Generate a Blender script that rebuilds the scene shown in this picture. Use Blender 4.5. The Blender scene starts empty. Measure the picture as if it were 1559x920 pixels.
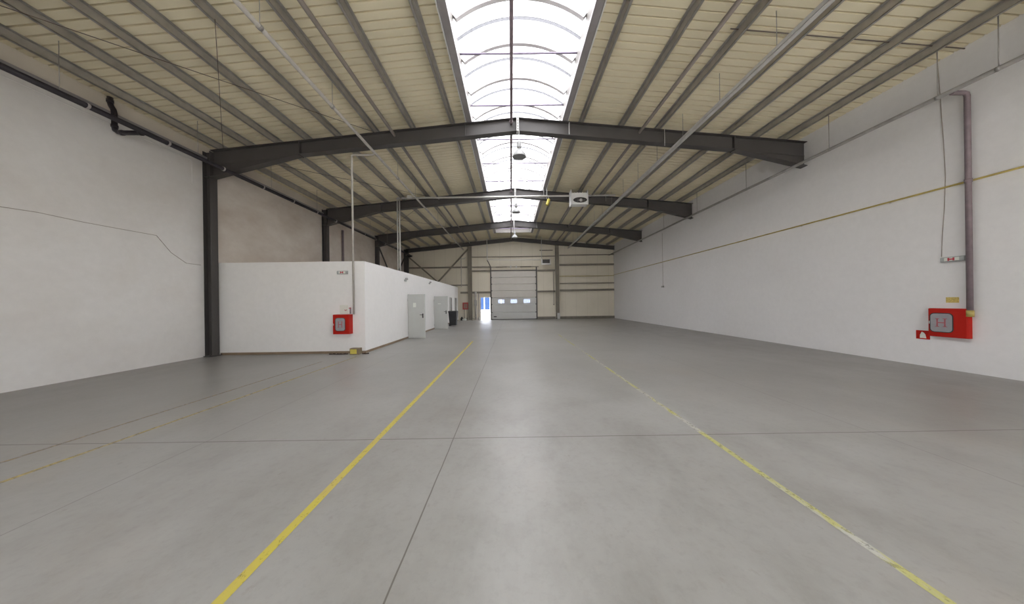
import bpy, math, random
from mathutils import Vector, Matrix

random.seed(7)
sc = bpy.context.scene
COL = sc.collection

# ------------------------------------------------------------------ camera, sky, exposure
CAM_Z = 1.6
FOC = 460.0                       # focal length in pixels of the 1559 x 920 frame
ROLL = 0.0135
YAW = 1.5 / FOC
cam_d = bpy.data.cameras.new('camera')
cam_d.sensor_width = 36.0
cam_d.lens = 36.0 * FOC / 1559.0
cam_d.clip_start = 0.05
cam_d.clip_end = 400
cam = bpy.data.objects.new('camera', cam_d)
COL.objects.link(cam)
F = Vector((math.sin(YAW), math.cos(YAW), 0))
R0 = Vector((math.cos(YAW), -math.sin(YAW), 0))
U0 = Vector((0, 0, 1))
R = R0 * math.cos(ROLL) - U0 * math.sin(ROLL)
U = U0 * math.cos(ROLL) + R0 * math.sin(ROLL)
cam.matrix_world = Matrix(((R.x, U.x, -F.x, 0), (R.y, U.y, -F.y, 0), (R.z, U.z, -F.z, CAM_Z), (0, 0, 0, 1)))
sc.camera = cam

world = bpy.data.worlds.new('overcast_sky')
sc.world = world
world.use_nodes = True
bg = world.node_tree.nodes['Background']
SKY = 5.6
bg.inputs['Color'].default_value = (0.95, 0.965, 1.0, 1)
bg.inputs['Strength'].default_value = SKY

sc.view_settings.view_transform = 'Standard'
sc.view_settings.look = 'None'
sc.view_settings.gamma = 1.0
sc.view_settings.use_curve_mapping = False
sc.view_settings.exposure = 0.24
sc.cycles.use_denoising = True
sc.cycles.max_bounces = 14
sc.cycles.diffuse_bounces = 8
sc.cycles.transparent_max_bounces = 12
sc.cycles.sample_clamp_indirect = 10
sc.cycles.caustics_reflective = False
sc.cycles.caustics_refractive = False

YBACK = -6.5
def portal(name, loc, sx, sy, rot):
    l = bpy.data.lights.new(name, 'AREA')
    l.shape = 'RECTANGLE'; l.size = sx; l.size_y = sy
    l.cycles.is_portal = True
    o = bpy.data.objects.new(name, l); COL.objects.link(o)
    o.location = loc; o.rotation_euler = rot
    return o
fill_sun_d = bpy.data.lights.new('fill_sun', 'SUN'); fill_sun_d.energy = 26.0; fill_sun_d.angle = math.radians(3); fill_sun_d.color = (1.0, 0.98, 0.96)
fill_sun = bpy.data.objects.new('fill_sun', fill_sun_d); COL.objects.link(fill_sun)
fill_sun.rotation_euler = (math.radians(62), 0, 0)      # behind the viewer, 28 degrees high, added with the yard and gateway as fill
portal('skylight_daylight_portal', (0.27, 9.8, 7.80), 2.86, 30.6, (0, 0, 0))
portal('added_gateway_portal', (3.25, YBACK-0.3, 1.65), 11.4, 3.3, (math.radians(90), 0, 0))  # sampling aid for the added gateway opening
portal('doorway_daylight_portal', (-2.35, 27.95, 1.0), 0.9, 2.0, (math.radians(-90), 0, 0))

# ------------------------------------------------------------------ measuring helpers
def uv(px, py):
    a, b = px - 778.0, 460.0 - py
    return a + b * ROLL, b - a * ROLL
def atY(px, py, Y):               # point of the photograph on a plane Y = const
    u, v = uv(px, py)
    return u * Y / FOC, CAM_Z + v * Y / FOC
def atX(px, py, X):               # point of the photograph on a plane X = const
    u, v = uv(px, py)
    Y = X * FOC / u
    return Y, CAM_Z + v * Y / FOC

# ------------------------------------------------------------------ hall dimensions
XL, XR = -9.70, 9.50
YB, YF = -6.5, 27.80
RX, RZ, SL = 0.27, 7.47, 0.0955   # ridge of the rafters' top flange, roof slope
FR = [3.58, 9.58, 15.60, 21.65]   # front edges of the portal frames in view (and the one just above the camera)
def ztop(x): return RZ - SL * abs(x - RX)
def zdeck(x): return ztop(x) + 0.19

# ------------------------------------------------------------------ mesh builder
class MB:
    def __init__(s): s.v = []; s.f = []; s.sm = []
    def quad(s, a, b, c, d): n = len(s.v); s.v += [a, b, c, d]; s.f.append((n, n+1, n+2, n+3)); s.sm.append(False); return s
    def box(s, x0, x1, y0, y1, z0, z1):
        n = len(s.v)
        s.v += [(x0,y0,z0),(x1,y0,z0),(x1,y1,z0),(x0,y1,z0),(x0,y0,z1),(x1,y0,z1),(x1,y1,z1),(x0,y1,z1)]
        s.f += [(n,n+3,n+2,n+1),(n+4,n+5,n+6,n+7),(n,n+1,n+5,n+4),(n+1,n+2,n+6,n+5),(n+2,n+3,n+7,n+6),(n+3,n,n+4,n+7)]
        s.sm += [False]*6
        return s
    def prism(s, pts, ax, t0, t1):
        """closed outline extruded along axis ax (0,1,2); pts in the two other axes in order"""
        n = len(s.v); k = len(pts)
        def mk(p, t):
            if ax == 0: return (t, p[0], p[1])
            if ax == 1: return (p[0], t, p[1])
            return (p[0], p[1], t)
        s.v += [mk(p, t0) for p in pts] + [mk(p, t1) for p in pts]
        s.f.append(tuple(range(n, n+k))[::-1]); s.f.append(tuple(range(n+k, n+2*k)))
        s.sm += [False]*2
        for i in range(k):
            j = (i+1) % k
            s.f.append((n+i, n+j, n+k+j, n+k+i)); s.sm.append(False)
        return s
    def tube(s, path, r, seg=10, cap=True):
        path = [Vector(p) for p in path]
        n0 = len(s.v); rings = []
        up = Vector((0, 0, 1)); last = None
        for i, p in enumerate(path):
            if i == 0: d = path[1] - p
            elif i == len(path)-1: d = p - path[i-1]
            else: d = (path[i+1]-p).normalized() + (p-path[i-1]).normalized()
            d.normalize()
            if last is None:
                a = d.cross(up)
                if a.length < 1e-3: a = d.cross(Vector((1, 0, 0)))
            else:
                a = last - d * last.dot(d)
            a.normalize(); last = a.copy(); b = d.cross(a)
            k = 1.0
            if 0 < i < len(path)-1:
                c = (path[i+1]-p).normalized().dot((p-path[i-1]).normalized())
                k = min(1.6, 1/max(0.3, math.sqrt((1+c)/2)))
            rr = r[i] if isinstance(r, (list, tuple)) else r
            st = len(s.v)
            for q in range(seg):
                t = 2*math.pi*q/seg
                s.v.append(tuple(p + (a*math.cos(t) + b*math.sin(t))*rr))
            rings.append(st)
        for i in range(len(rings)-1):
            for q in range(seg):
                w = (q+1) % seg
                s.f.append((rings[i]+q, rings[i]+w, rings[i+1]+w, rings[i+1]+q)); s.sm.append(True)
        if cap:
            s.f.append(tuple(range(rings[0], rings[0]+seg))[::-1]); s.f.append(tuple(range(rings[-1], rings[-1]+seg))); s.sm += [False, False]
        return s
    def lathe(s, prof, c=(0, 0, 0), seg=24):
        n = len(s.v)
        for (r, z) in prof:
            for q in range(seg):
                t = 2*math.pi*q/seg
                s.v.append((c[0]+r*math.cos(t), c[1]+r*math.sin(t), c[2]+z))
        for i in range(len(prof)-1):
            for q in range(seg):
                w = (q+1) % seg
                s.f.append((n+i*seg+q, n+i*seg+w, n+(i+1)*seg+w, n+(i+1)*seg+q)); s.sm.append(True)
        return s
    def bar(s, p, q, w, h, up=(0, 0, 1)):
        p, q = Vector(p), Vector(q); d = (q-p).normalized(); u = Vector(up)
        a = d.cross(u).normalized(); b = a.cross(d).normalized()
        n = len(s.v)
        for c in (p, q):
            for (i, j) in ((-1,-1),(1,-1),(1,1),(-1,1)):
                s.v.append(tuple(c + a*(i*w/2) + b*(j*h/2)))
        s.f += [(n,n+1,n+2,n+3)[::-1],(n+4,n+5,n+6,n+7)] + [(n+i, n+(i+1)%4, n+4+(i+1)%4, n+4+i) for i in range(4)]
        s.sm += [False]*6
        return s
    def build(s, name, mat, parent=None, bevel=0, shift=None):
        me = bpy.data.meshes.new(name)
        me.from_pydata(s.v, [], s.f); me.update()
        me.polygons.foreach_set('use_smooth', s.sm)
        me.materials.append(mat)
        import bmesh
        bm = bmesh.new(); bm.from_mesh(me); bmesh.ops.recalc_face_normals(bm, faces=bm.faces); bm.to_mesh(me); bm.free()
        o = bpy.data.objects.new(name, me); COL.objects.link(o)
        if parent:
            o.parent = parent
        if bevel:
            m = o.modifiers.new('bevel', 'BEVEL'); m.width = bevel; m.segments = 2; m.limit_method = 'ANGLE'
        return o

def tag(o, label=None, cat=None, group=None, kind=None):
    if label: o['label'] = label
    if cat: o['category'] = cat
    if group: o['group'] = group
    if kind: o['kind'] = kind
    return o
def thing(name, loc, label, cat, group=None, kind=None):
    o = bpy.data.objects.new(name, None); COL.objects.link(o)
    o.location = loc; o.empty_display_size = 0.1
    return tag(o, label, cat, group, kind)
def struct(o, label=None):
    o['kind'] = 'structure'
    if label: o['label'] = label
    return o
def copy_tree(o, parent=None):
    c = o.copy(); COL.objects.link(c)
    if parent: c.parent = parent
    for ch in [x for x in COL.objects if x.parent == o]:
        copy_tree(ch, c)
    return c
def local(mb, loc):               # move vertices so that the thing's base is the origin
    mb.v = [(a-loc[0], b-loc[1], c-loc[2]) for (a, b, c) in mb.v]; return mb

# ------------------------------------------------------------------ materials
def new_mat(name):
    m = bpy.data.materials.new(name); m.use_nodes = True
    return m, m.node_tree, m.node_tree.nodes['Principled BSDF']
def noise(nt, scale, detail=4, rough=0.55, co=None, vec_scale=None):
    n = nt.nodes.new('ShaderNodeTexNoise'); n.inputs['Scale'].default_value = scale
    n.inputs['Detail'].default_value = detail; n.inputs['Roughness'].default_value = rough
    tc = nt.nodes.new('ShaderNodeTexCoord')
    mp = nt.nodes.new('ShaderNodeMapping')
    if vec_scale: mp.inputs['Scale'].default_value = vec_scale
    nt.links.new(tc.outputs['Object'], mp.inputs['Vector']); nt.links.new(mp.outputs['Vector'], n.inputs['Vector'])
    return n
def ramp(nt, src, stops):
    r = nt.nodes.new('ShaderNodeValToRGB')
    els = r.color_ramp.elements
    while len(els) > 1: els.remove(els[-1])
    els[0].position, c = stops[0][0], stops[0][1]; els[0].color = (*c, 1)
    for p, c in stops[1:]:
        e = els.new(p); e.color = (*c, 1)
    nt.links.new(src, r.inputs['Fac']); return r
def mix(nt, fac, a, b, mode='MIX'):
    m = nt.nodes.new('ShaderNodeMix'); m.data_type = 'RGBA'; m.blend_type = mode
    for key, val in (('Factor', fac), ('A', a), ('B', b)):
        idx = {'Factor': 0, 'A': 6, 'B': 7}[key]
        if isinstance(val, (int, float)): m.inputs[idx].default_value = val
        elif isinstance(val, tuple): m.inputs[idx].default_value = (*val, 1)
        else: nt.links.new(val, m.inputs[idx])
    return m.outputs[2]
def math_n(nt, op, a, b=None, c=None):
    m = nt.nodes.new('ShaderNodeMath'); m.operation = op
    for i, v in enumerate((a, b, c)):
        if v is None: continue
        if isinstance(v, (int, float)): m.inputs[i].default_value = v
        else: nt.links.new(v, m.inputs[i])
    return m.outputs[0]
def simple(name, col, rough=0.5, metal=0.0, var=0.12, scale=3.0, spec=0.5, vec_scale=None):
    m, nt, p = new_mat(name)
    n = noise(nt, scale, vec_scale=vec_scale)
    lo = tuple(max(0, c*(1-var)) for c in col); hi = tuple(min(1, c*(1+var)) for c in col)
    r = ramp(nt, n.outputs['Fac'], [(0.3, lo), (0.7, hi)])
    nt.links.new(r.outputs['Color'], p.inputs['Base Color'])
    p.inputs['Roughness'].default_value = rough; p.inputs['Metallic'].default_value = metal
    p.inputs['Specular IOR Level'].default_value = spec
    return m

M = {}
M['steel'] = simple('grey_painted_steel', (0.072, 0.066, 0.064), 0.5, 0.0, 0.08, 2)
M['purlin'] = simple('galvanised_purlin_steel', (0.46, 0.44, 0.41), 0.38, 0.6, 0.1, 5)
M['galv'] = simple('galvanised_sheet', (0.5, 0.5, 0.5), 0.4, 0.6, 0.1, 8)
M['light_metal'] = simple('light_grey_metal', (0.60, 0.59, 0.57), 0.45, 0.1, 0.08, 5)
M['white_paint'] = simple('white_enamel', (0.78, 0.78, 0.77), 0.4, 0, 0.03, 5)
M['curb'] = simple('skylight_curb_sheet', (0.21, 0.195, 0.18), 0.5, 0, 0.05, 3)
M['trim_dark'] = simple('skylight_edge_channel', (0.33, 0.31, 0.31), 0.5, 0.2, 0.08, 3)
M['purple_pipe'] = simple('primed_iron_pipe', (0.20, 0.155, 0.17), 0.55, 0, 0.15, 8)
M['grey_pipe'] = simple('grey_zinc_pipe', (0.36, 0.345, 0.33), 0.45, 0.3, 0.15, 6)
M['light_pipe'] = simple('light_grey_pipe', (0.50, 0.47, 0.43), 0.5, 0.1, 0.12, 6)
M['black_plastic'] = simple('black_plastic_pipe', (0.022, 0.018, 0.024), 0.4, 0, 0.2, 6)
M['clip'] = simple('pale_pipe_clip', (0.5, 0.46, 0.45), 0.5, 0.2, 0.1, 6)
M['yellow_pipe'] = simple('yellow_gas_pipe', (0.42, 0.33, 0.10), 0.5, 0, 0.2, 4)
M['red'] = simple('red_enamel', (0.45, 0.018, 0.011), 0.45, 0, 0.06, 4, 0.15)
M['red_far'] = simple('dull_red_enamel', (0.36, 0.03, 0.025), 0.45, 0, 0.1, 4)
M['red_letter'] = simple('red_letter_paint', (0.45, 0.03, 0.05), 0.5, 0, 0.05, 4)
M['pink_letter'] = simple('faded_red_letter_paint', (0.42, 0.12, 0.14), 0.5, 0, 0.15, 30)
M['panel_grey'] = simple('grey_cabinet_window', (0.34, 0.34, 0.36), 0.3, 0, 0.1, 6)
M['dark_rubber'] = simple('dark_rubber', (0.03, 0.028, 0.028), 0.6, 0, 0.1, 6)
M['door_grey'] = simple('grey_white_door_paint', (0.52, 0.53, 0.51), 0.42, 0, 0.03, 2)
M['bin'] = simple('black_bin_plastic', (0.03, 0.03, 0.033), 0.5, 0, 0.15, 4)
M['yellow'] = simple('yellow_plastic', (0.62, 0.52, 0.10), 0.4, 0, 0.1, 6)
M['yellow_sticker'] = simple('yellow_sticker_paper', (0.60, 0.47, 0.14), 0.6, 0, 0.35, 60)
M['paper'] = simple('white_paper', (0.74, 0.76, 0.70), 0.7, 0, 0.05, 20)
M['lens'] = simple('lamp_housing_plastic', (0.40, 0.42, 0.41), 0.3, 0, 0.08, 20)
M['reflector'] = simple('spun_aluminium', (0.36, 0.36, 0.36), 0.5, 0.2, 0.06, 8)
M['reflector_in'] = simple('lamp_inside_glass', (0.20, 0.20, 0.21), 0.3, 0.2, 0.05, 8)
M['skirting'] = simple('brown_skirting_board', (0.26, 0.19, 0.125), 0.6, 0, 0.15, 3)
M['far_kerb'] = simple('concrete_plinth', (0.22, 0.20, 0.165), 0.8, 0, 0.15, 3)
M['door_panel'] = simple('sectional_door_panel_sheet', (0.60, 0.57, 0.52), 0.5, 0, 0.03, 2)
M['door_panel_low'] = simple('sectional_door_panel_grey_sheet', (0.55, 0.55, 0.53), 0.5, 0, 0.03, 2)
M['girt'] = simple('far_wall_rail_steel', (0.22, 0.195, 0.155), 0.5, 0.1, 0.12, 2)
M['debris'] = simple('dark_brown_scrap', (0.035, 0.02, 0.015), 0.7, 0, 0.4, 20)
M['blue_wall'] = simple('blue_corrugated_sheet', (0.014, 0.026, 0.062), 0.9, 0, 0.1, 1, 0.0)
M['outside'] = simple('pale_yard_concrete', (0.66, 0.645, 0.61), 0.8, 0, 0.1, 0.5)
M['heater_dark'] = simple('dark_fan_grille', (0.05, 0.045, 0.045), 0.5, 0.2, 0.1, 6)
M['cable'] = simple('brown_cable', (0.14, 0.11, 0.09), 0.6, 0, 0.1, 6)
M['cable_wall'] = simple('painted_over_cable', (0.36, 0.31, 0.27), 0.6, 0, 0.1, 6)
M['stay'] = simple('brownish_tube_paint', (0.27, 0.235, 0.21), 0.45, 0.1, 0.1, 4)
M['tie'] = simple('violet_grey_tie_rod', (0.24, 0.20, 0.28), 0.5, 0.1, 0.1, 6)
M['conduit_white'] = simple('white_painted_conduit', (0.76, 0.74, 0.72), 0.5, 0, 0.03, 3)

# plaster walls: nearly even white with faint scuffs and a soiled upper zone
def plaster(name, base, dirt, amount, brick=False):
    m, nt, p = new_mat(name)
    n1 = noise(nt, 0.35, 6, 0.6, vec_scale=(1, 1, 1.6))
    n2 = noise(nt, 6.0, 5, 0.7)
    r1 = ramp(nt, n1.outputs['Fac'], [(0.42, (0, 0, 0)), (0.75, (1, 1, 1))])
    f = math_n(nt, 'MULTIPLY', r1.outputs['Color'], amount)
    c = mix(nt, f, base, dirt)
    r2 = ramp(nt, n2.outputs['Fac'], [(0.35, (0.965,)*3), (0.65, (1, 1, 1))])
    c = mix(nt, 1.0, c, r2.outputs['Color'], 'MULTIPLY')
    if brick:                     # older warm grimy plaster past the first column
        tc = nt.nodes.new('ShaderNodeTexCoord'); sx = nt.nodes.new('ShaderNodeSeparateXYZ'); nt.links.new(tc.outputs['Object'], sx.inputs[0])
        far = math_n(nt, 'GREATER_THAN', sx.outputs['Y'], 9.7)
        n3 = noise(nt, 0.5, 6, 0.65, vec_scale=(1, 1, 2)); r3 = ramp(nt, n3.outputs['Fac'], [(0.3, (0.60, 0.52, 0.45)), (0.7, (0.80, 0.75, 0.69))])
        c = mix(nt, far, c, r3.outputs['Color'])
    nt.links.new(c, p.inputs['Base Color'])
    p.inputs['Roughness'].default_value = 0.75
    p.inputs['Specular IOR Level'].default_value = 0.25
    b = nt.nodes.new('ShaderNodeBump'); b.inputs['Strength'].default_value = 0.08; b.inputs['Distance'].default_value = 0.01
    nt.links.new(n2.outputs['Fac'], b.inputs['Height']); nt.links.new(b.outputs['Normal'], p.inputs['Normal'])
    return m
M['wall_l'] = plaster('left_wall_plaster', (0.82, 0.805, 0.79), (0.66, 0.61, 0.56), 0.5, True)
M['wall_r'] = plaster('right_wall_plaster', (0.82, 0.81, 0.815), (0.72, 0.71, 0.71), 0.4)
M['office'] = plaster('office_wall_plaster', (0.86, 0.85, 0.84), (0.80, 0.79, 0.77), 0.3)

# far wall: beige sandwich panels with vertical joints
def panel_sheet():
    m, nt, p = new_mat('beige_sandwich_panel')
    tc = nt.nodes.new('ShaderNodeTexCoord'); sx = nt.nodes.new('ShaderNodeSeparateXYZ')
    nt.links.new(tc.outputs['Object'], sx.inputs[0])
    fr = math_n(nt, 'FRACT', math_n(nt, 'DIVIDE', math_n(nt, 'ADD', sx.outputs['X'], 50.0), 1.0))
    ln = math_n(nt, 'LESS_THAN', fr, 0.018)
    n = noise(nt, 0.5, 5, 0.6)
    r = ramp(nt, n.outputs['Fac'], [(0.3, (0.70, 0.645, 0.53)), (0.7, (0.77, 0.715, 0.60))])
    c = mix(nt, ln, r.outputs['Color'], (0.58, 0.53, 0.43))
    nt.links.new(c, p.inputs['Base Color']); p.inputs['Roughness'].default_value = 0.55
    return m
M['wall_f'] = panel_sheet()
M['deck'] = simple('cream_roof_deck_sheet', (0.80, 0.725, 0.53), 0.45, 0.0, 0.05, 0.8)
M['deck_top'] = simple('outer_roof_felt', (0.2, 0.2, 0.2), 0.8)
M['eave'] = simple('eave_panel_sheet', (0.66, 0.60, 0.51), 0.6, 0.0, 0.08, 0.8)

# floor: power-floated concrete, joints, smears, tyre marks
def concrete():
    m, nt, p = new_mat('polished_concrete_floor')
    tc = nt.nodes.new('ShaderNodeTexCoord'); sx = nt.nodes.new('ShaderNodeSeparateXYZ')
    nt.links.new(tc.outputs['Object'], sx.inputs[0])
    X, Y = sx.outputs['X'], sx.outputs['Y']
    big = noise(nt, 0.25, 5, 0.6)
    mid = noise(nt, 1.3, 8, 0.68, vec_scale=(1.3, 0.8, 1))
    fine = noise(nt, 14, 6, 0.7)
    c = ramp(nt, mid.outputs['Fac'], [(0.28, (0.255, 0.248, 0.235)), (0.5, (0.315, 0.311, 0.298)), (0.72, (0.352, 0.35, 0.338))]).outputs['Color']
    rb = ramp(nt, big.outputs['Fac'], [(0.35, (0.84, 0.825, 0.81)), (0.6, (1, 1, 1))])
    c = mix(nt, 1.0, c, rb.outputs['Color'], 'MULTIPLY')
    # brownish warm patches
    wp = noise(nt, 0.45, 4, 0.6, vec_scale=(1, 1, 1)); wp.inputs['Distortion'].default_value = 0.4
    rw = ramp(nt, wp.outputs['Fac'], [(0.55, (0, 0, 0)), (0.75, (1, 1, 1))])
    c = mix(nt, math_n(nt, 'MULTIPLY', rw.outputs['Color'], 0.35), c, (0.33, 0.285, 0.24))
    # dirtier along both long walls (storage rows), patchy
    dl = nt.nodes.new('ShaderNodeMapRange'); nt.links.new(X, dl.inputs[0]); dl.inputs[1].default_value = -6.6; dl.inputs[2].default_value = -8.9
    dr = nt.nodes.new('ShaderNodeMapRange'); nt.links.new(X, dr.inputs[0]); dr.inputs[1].default_value = 3.2; dr.inputs[2].default_value = 7.6
    dm = noise(nt, 0.8, 7, 0.72, vec_scale=(1.0, 0.55, 1))
    rd = ramp(nt, dm.outputs['Fac'], [(0.33, (0, 0, 0)), (0.62, (1, 1, 1))])
    side = math_n(nt, 'MAXIMUM', dl.outputs[0], dr.outputs[0])
    c = mix(nt, math_n(nt, 'MULTIPLY', math_n(nt, 'MULTIPLY', side, math_n(nt, 'ADD', math_n(nt, 'MULTIPLY', rd.outputs['Color'], 0.85), 0.15)), 0.62), c, (0.175, 0.158, 0.142))
    # fine grime speckle and scuffs
    rf = ramp(nt, fine.outputs['Fac'], [(0.28, (0.90, 0.90, 0.89)), (0.5, (1, 1, 1))])
    c = mix(nt, 1.0, c, rf.outputs['Color'], 'MULTIPLY')
    sp = noise(nt, 7.5, 4, 0.6, vec_scale=(1.3, 0.8, 1))
    rs = ramp(nt, sp.outputs['Fac'], [(0.655, (0, 0, 0)), (0.72, (1, 1, 1))])
    c = mix(nt, math_n(nt, 'MULTIPLY', rs.outputs['Color'], 0.4), c, (0.22, 0.20, 0.18))
    # sawn joints
    def line(coord, at, w):
        return math_n(nt, 'LESS_THAN', math_n(nt, 'ABSOLUTE', math_n(nt, 'SUBTRACT', coord, at)), w)
    wob = math_n(nt, 'MULTIPLY', math_n(nt, 'SUBTRACT', noise(nt, 0.7).outputs['Fac'], 0.5), 0.03)
    Xw = math_n(nt, 'ADD', X, wob); Yw = math_n(nt, 'ADD', Y, wob)
    j = line(Xw, -0.70, 0.0055)
    j = math_n(nt, 'MAXIMUM', j, math_n(nt, 'MULTIPLY', line(Xw, -3.62, 0.006), 0.55))
    j = math_n(nt, 'MAXIMUM', j, math_n(nt, 'MULTIPLY', line(Xw, 4.26, 0.006), 0.5))
    j = math_n(nt, 'MAXIMUM', j, line(Yw, 3.57, 0.008))
    for yy in (9.7, 15.7, 21.7): j = math_n(nt, 'MAXIMUM', j, math_n(nt, 'MULTIPLY', line(Yw, yy, 0.012), 0.35))
    c = mix(nt, math_n(nt, 'MULTIPLY', j, 0.8), c, (0.09, 0.075, 0.065))
    nt.links.new(c, p.inputs['Base Color'])
    rr = ramp(nt, mid.outputs['Fac'], [(0.3, (0.30,)*3), (0.7, (0.42,)*3)])
    nt.links.new(rr.outputs['Color'], p.inputs['Roughness'])
    p.inputs['Specular IOR Level'].default_value = 0.45
    b = nt.nodes.new('ShaderNodeBump'); b.inputs['Strength'].default_value = 0.05; b.inputs['Distance'].default_value = 0.01
    nt.links.new(mid.outputs['Fac'], b.inputs['Height']); nt.links.new(b.outputs['Normal'], p.inputs['Normal'])
    return m
M['floor'] = concrete()

def worn_paint(name, col, pale, lo, hi, yscale, cover):
    m, nt, p = new_mat(name)
    n = noise(nt, 1.0, 5, 0.7, vec_scale=(2, yscale, 1))
    r = ramp(nt, n.outputs['Fac'], [(lo, pale), (hi, col)])
    nt.links.new(r.outputs['Color'], p.inputs['Base Color'])
    p.inputs['Roughness'].default_value = 0.5
    n2 = noise(nt, 22, 6, 0.8, vec_scale=(1, 0.6, 1))
    a = ramp(nt, n2.outputs['Fac'], [(cover-0.06, (0.12,)*3), (cover+0.08, (1, 1, 1))])
    nt.links.new(a.outputs['Color'], p.inputs['Alpha'])
    return m
M['line_yellow'] = worn_paint('worn_yellow_floor_paint', (0.50, 0.43, 0.06), (0.46, 0.37, 0.12), 0.35, 0.6, 0.8, 0.36)
M['line_pale'] = worn_paint('mostly_rubbed_off_yellow_paint', (0.42, 0.405, 0.16), (0.42, 0.415, 0.375), 0.47, 0.53, 0.55, 0.40)
M['line_faint'] = worn_paint('faint_ochre_floor_paint', (0.48, 0.38, 0.12), (0.40, 0.34, 0.20), 0.4, 0.6, 0.6, 0.44)
M['line_ghost'] = worn_paint('ghost_of_ochre_floor_paint', (0.42, 0.32, 0.17), (0.36, 0.30, 0.22), 0.4, 0.6, 0.6, 0.50)

def glazing(name, trans, col):
    m, nt, p = new_mat(name)
    nt.nodes.remove(p)
    out = [n for n in nt.nodes if n.type == 'OUTPUT_MATERIAL'][0]
    t = nt.nodes.new('ShaderNodeBsdfTransparent'); t.inputs[0].default_value = (*col, 1)
    d = nt.nodes.new('ShaderNodeBsdfTranslucent'); d.inputs[0].default_value = (*col, 1)
    mx = nt.nodes.new('ShaderNodeMixShader'); mx.inputs[0].default_value = trans
    nt.links.new(d.outputs[0], mx.inputs[1]); nt.links.new(t.outputs[0], mx.inputs[2]); nt.links.new(mx.outputs[0], out.inputs[0])
    return m
GL = 0.5
M['glaze'] = glazing('milky_polycarbonate', 0.0, (0.62, 0.62, 0.63))
M['glaze_joint'] = glazing('doubled_polycarbonate_joint', 0.3, (0.35, 0.35, 0.36))
M['pane'] = glazing('door_window_acrylic', 0.9, (0.9, 0.9, 0.9))
def rib_mat():
    m, nt, p = new_mat('skylight_arch_bar_white')
    p.inputs['Base Color'].default_value = (0.72, 0.70, 0.70, 1); p.inputs['Roughness'].default_value = 0.5
    out = [n for n in nt.nodes if n.type == 'OUTPUT_MATERIAL'][0]
    d = nt.nodes.new('ShaderNodeBsdfTranslucent'); d.inputs[0].default_value = (0.5, 0.48, 0.5, 1)
    mx = nt.nodes.new('ShaderNodeMixShader'); mx.inputs[0].default_value = 0.12
    nt.links.new(p.outputs[0], mx.inputs[1]); nt.links.new(d.outputs[0], mx.inputs[2]); nt.links.new(mx.outputs[0], out.inputs[0])
    return m
M['rib'] = rib_mat()

# ================================================================== ROOM SHELL
struct(MB().box(XL-0.3, XR+0.3, YB-0.3, YF+0.15, -0.2, 0).build('floor', M['floor']), 'smooth grey concrete hall floor with sawn joints')
struct(MB().box(XL-0.25, XL, YB-0.25, YF+0.1, 0, 6.30).build('wall_left', M['wall_l']), 'long pale plastered wall on the left')
struct(MB().prism([(XR, 0), (XR+0.25, 0), (XR+0.25, zdeck(XR)+0.02), (XR, zdeck(XR)+0.02)], 1, YB-0.25, YF+0.1).build('wall_right', M['wall_r']), 'long white plastered wall on the right')
struct(MB().box(XL-0.2, XL+0.01, YB, YF, 6.30, zdeck(XL)+0.02).build('trim_1', M['eave']), 'beige eave panel along the top of the left wall')
struct(MB().box(XL+0.01, XL+0.05, YB, YF, 6.30, 6.36).build('trim_2', M['trim_dark']), 'dark rail under the beige eave panel')

# far wall with openings for the exit door
DX0, _ = atY(732.3, 486, YF); DX1, _ = atY(747.0, 486, YF)
DZ = atY(740, 453.3, YF)[1]
def gable(y0, y1, holes, name, mat, label):
    m = MB()
    xs = sorted(set([XL, RX, XR] + [h for hh in holes for h in hh[:2]]))
    for a, b in zip(xs, xs[1:]):
        mid = (a+b)/2
        z0 = 0
        for h in holes:
            if h[0] - 1e-4 <= mid <= h[1] + 1e-4: z0 = h[2]
        m.prism([(a, z0), (b, z0), (b, zdeck(b)+0.01), (a, zdeck(a)+0.01)], 1, y0, y1)
    return struct(m.build(name, mat), label)
SD0 = atY(749.0, 480, YF-0.1)[0]; SD1 = atY(816.5, 480, YF-0.1)[0]
SDT = atY(782, 412.7, YF-0.1)[1]
gable(YF, YF+0.12, [(DX0, DX1, DZ), (SD0+0.05, SD1-0.05, SDT-0.05)], 'wall_far', M['wall_f'], 'far gable wall of beige sandwich panels')
gable(YB-0.2, YB, [(-2.4, 8.9, 3.3)], 'wall_back', M['wall_r'], 'white wall behind the viewer with a gateway opening added to light the hall')  # unseen gateway opening, added to let fill light into the hall

# roof deck with narrow grooves running down the slope
SK0, SK1 = -5.5, 25.2
def deck():
    m = MB()
    pitch = 0.2065; gw = 0.038; gd = 0.095
    y = 5.954 - 60*pitch
    prof = []
    while y < YF + 0.2:
        if y > YB - 0.1:
            prof += [(y, 0), (y+0.006, gd), (y+gw-0.006, gd), (y+gw, 0)]
        y += pitch
    prof = [(YB, 0)] + prof + [(YF+0.1, 0)]
    for sgn in (-1, 1):
        xe = XL-0.2 if sgn < 0 else XR+0.2
        for (ya, za), (yb, zb) in zip(prof, prof[1:]):
            inner = 1.62 if (SK0 < (ya+yb)/2 < SK1) else 0.0
            xi = RX + sgn*inner
            m.quad((xi, ya, zdeck(xi)+za), (xi, yb, zdeck(xi)+zb), (xe, yb, zdeck(xe)+zb), (xe, ya, zdeck(xe)+za))
    return m
ceil = struct(deck().build('ceiling', M['deck']), 'cream ribbed metal roof deck, seen from below')
mt = MB()
for sgn in (-1, 1):
    xe = RX + sgn*10.2; xi = RX + sgn*1.62
    mt.prism([(xi, zdeck(xi)+0.06), (xe, zdeck(xe)+0.06), (xe, zdeck(xe)+0.16), (xi, zdeck(xi)+0.16)], 1, YB-0.3, YF+0.3)
mt.box(RX-1.62, RX+1.62, SK1, YF+0.3, zdeck(RX)+0.06, zdeck(RX)+0.16)
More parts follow.
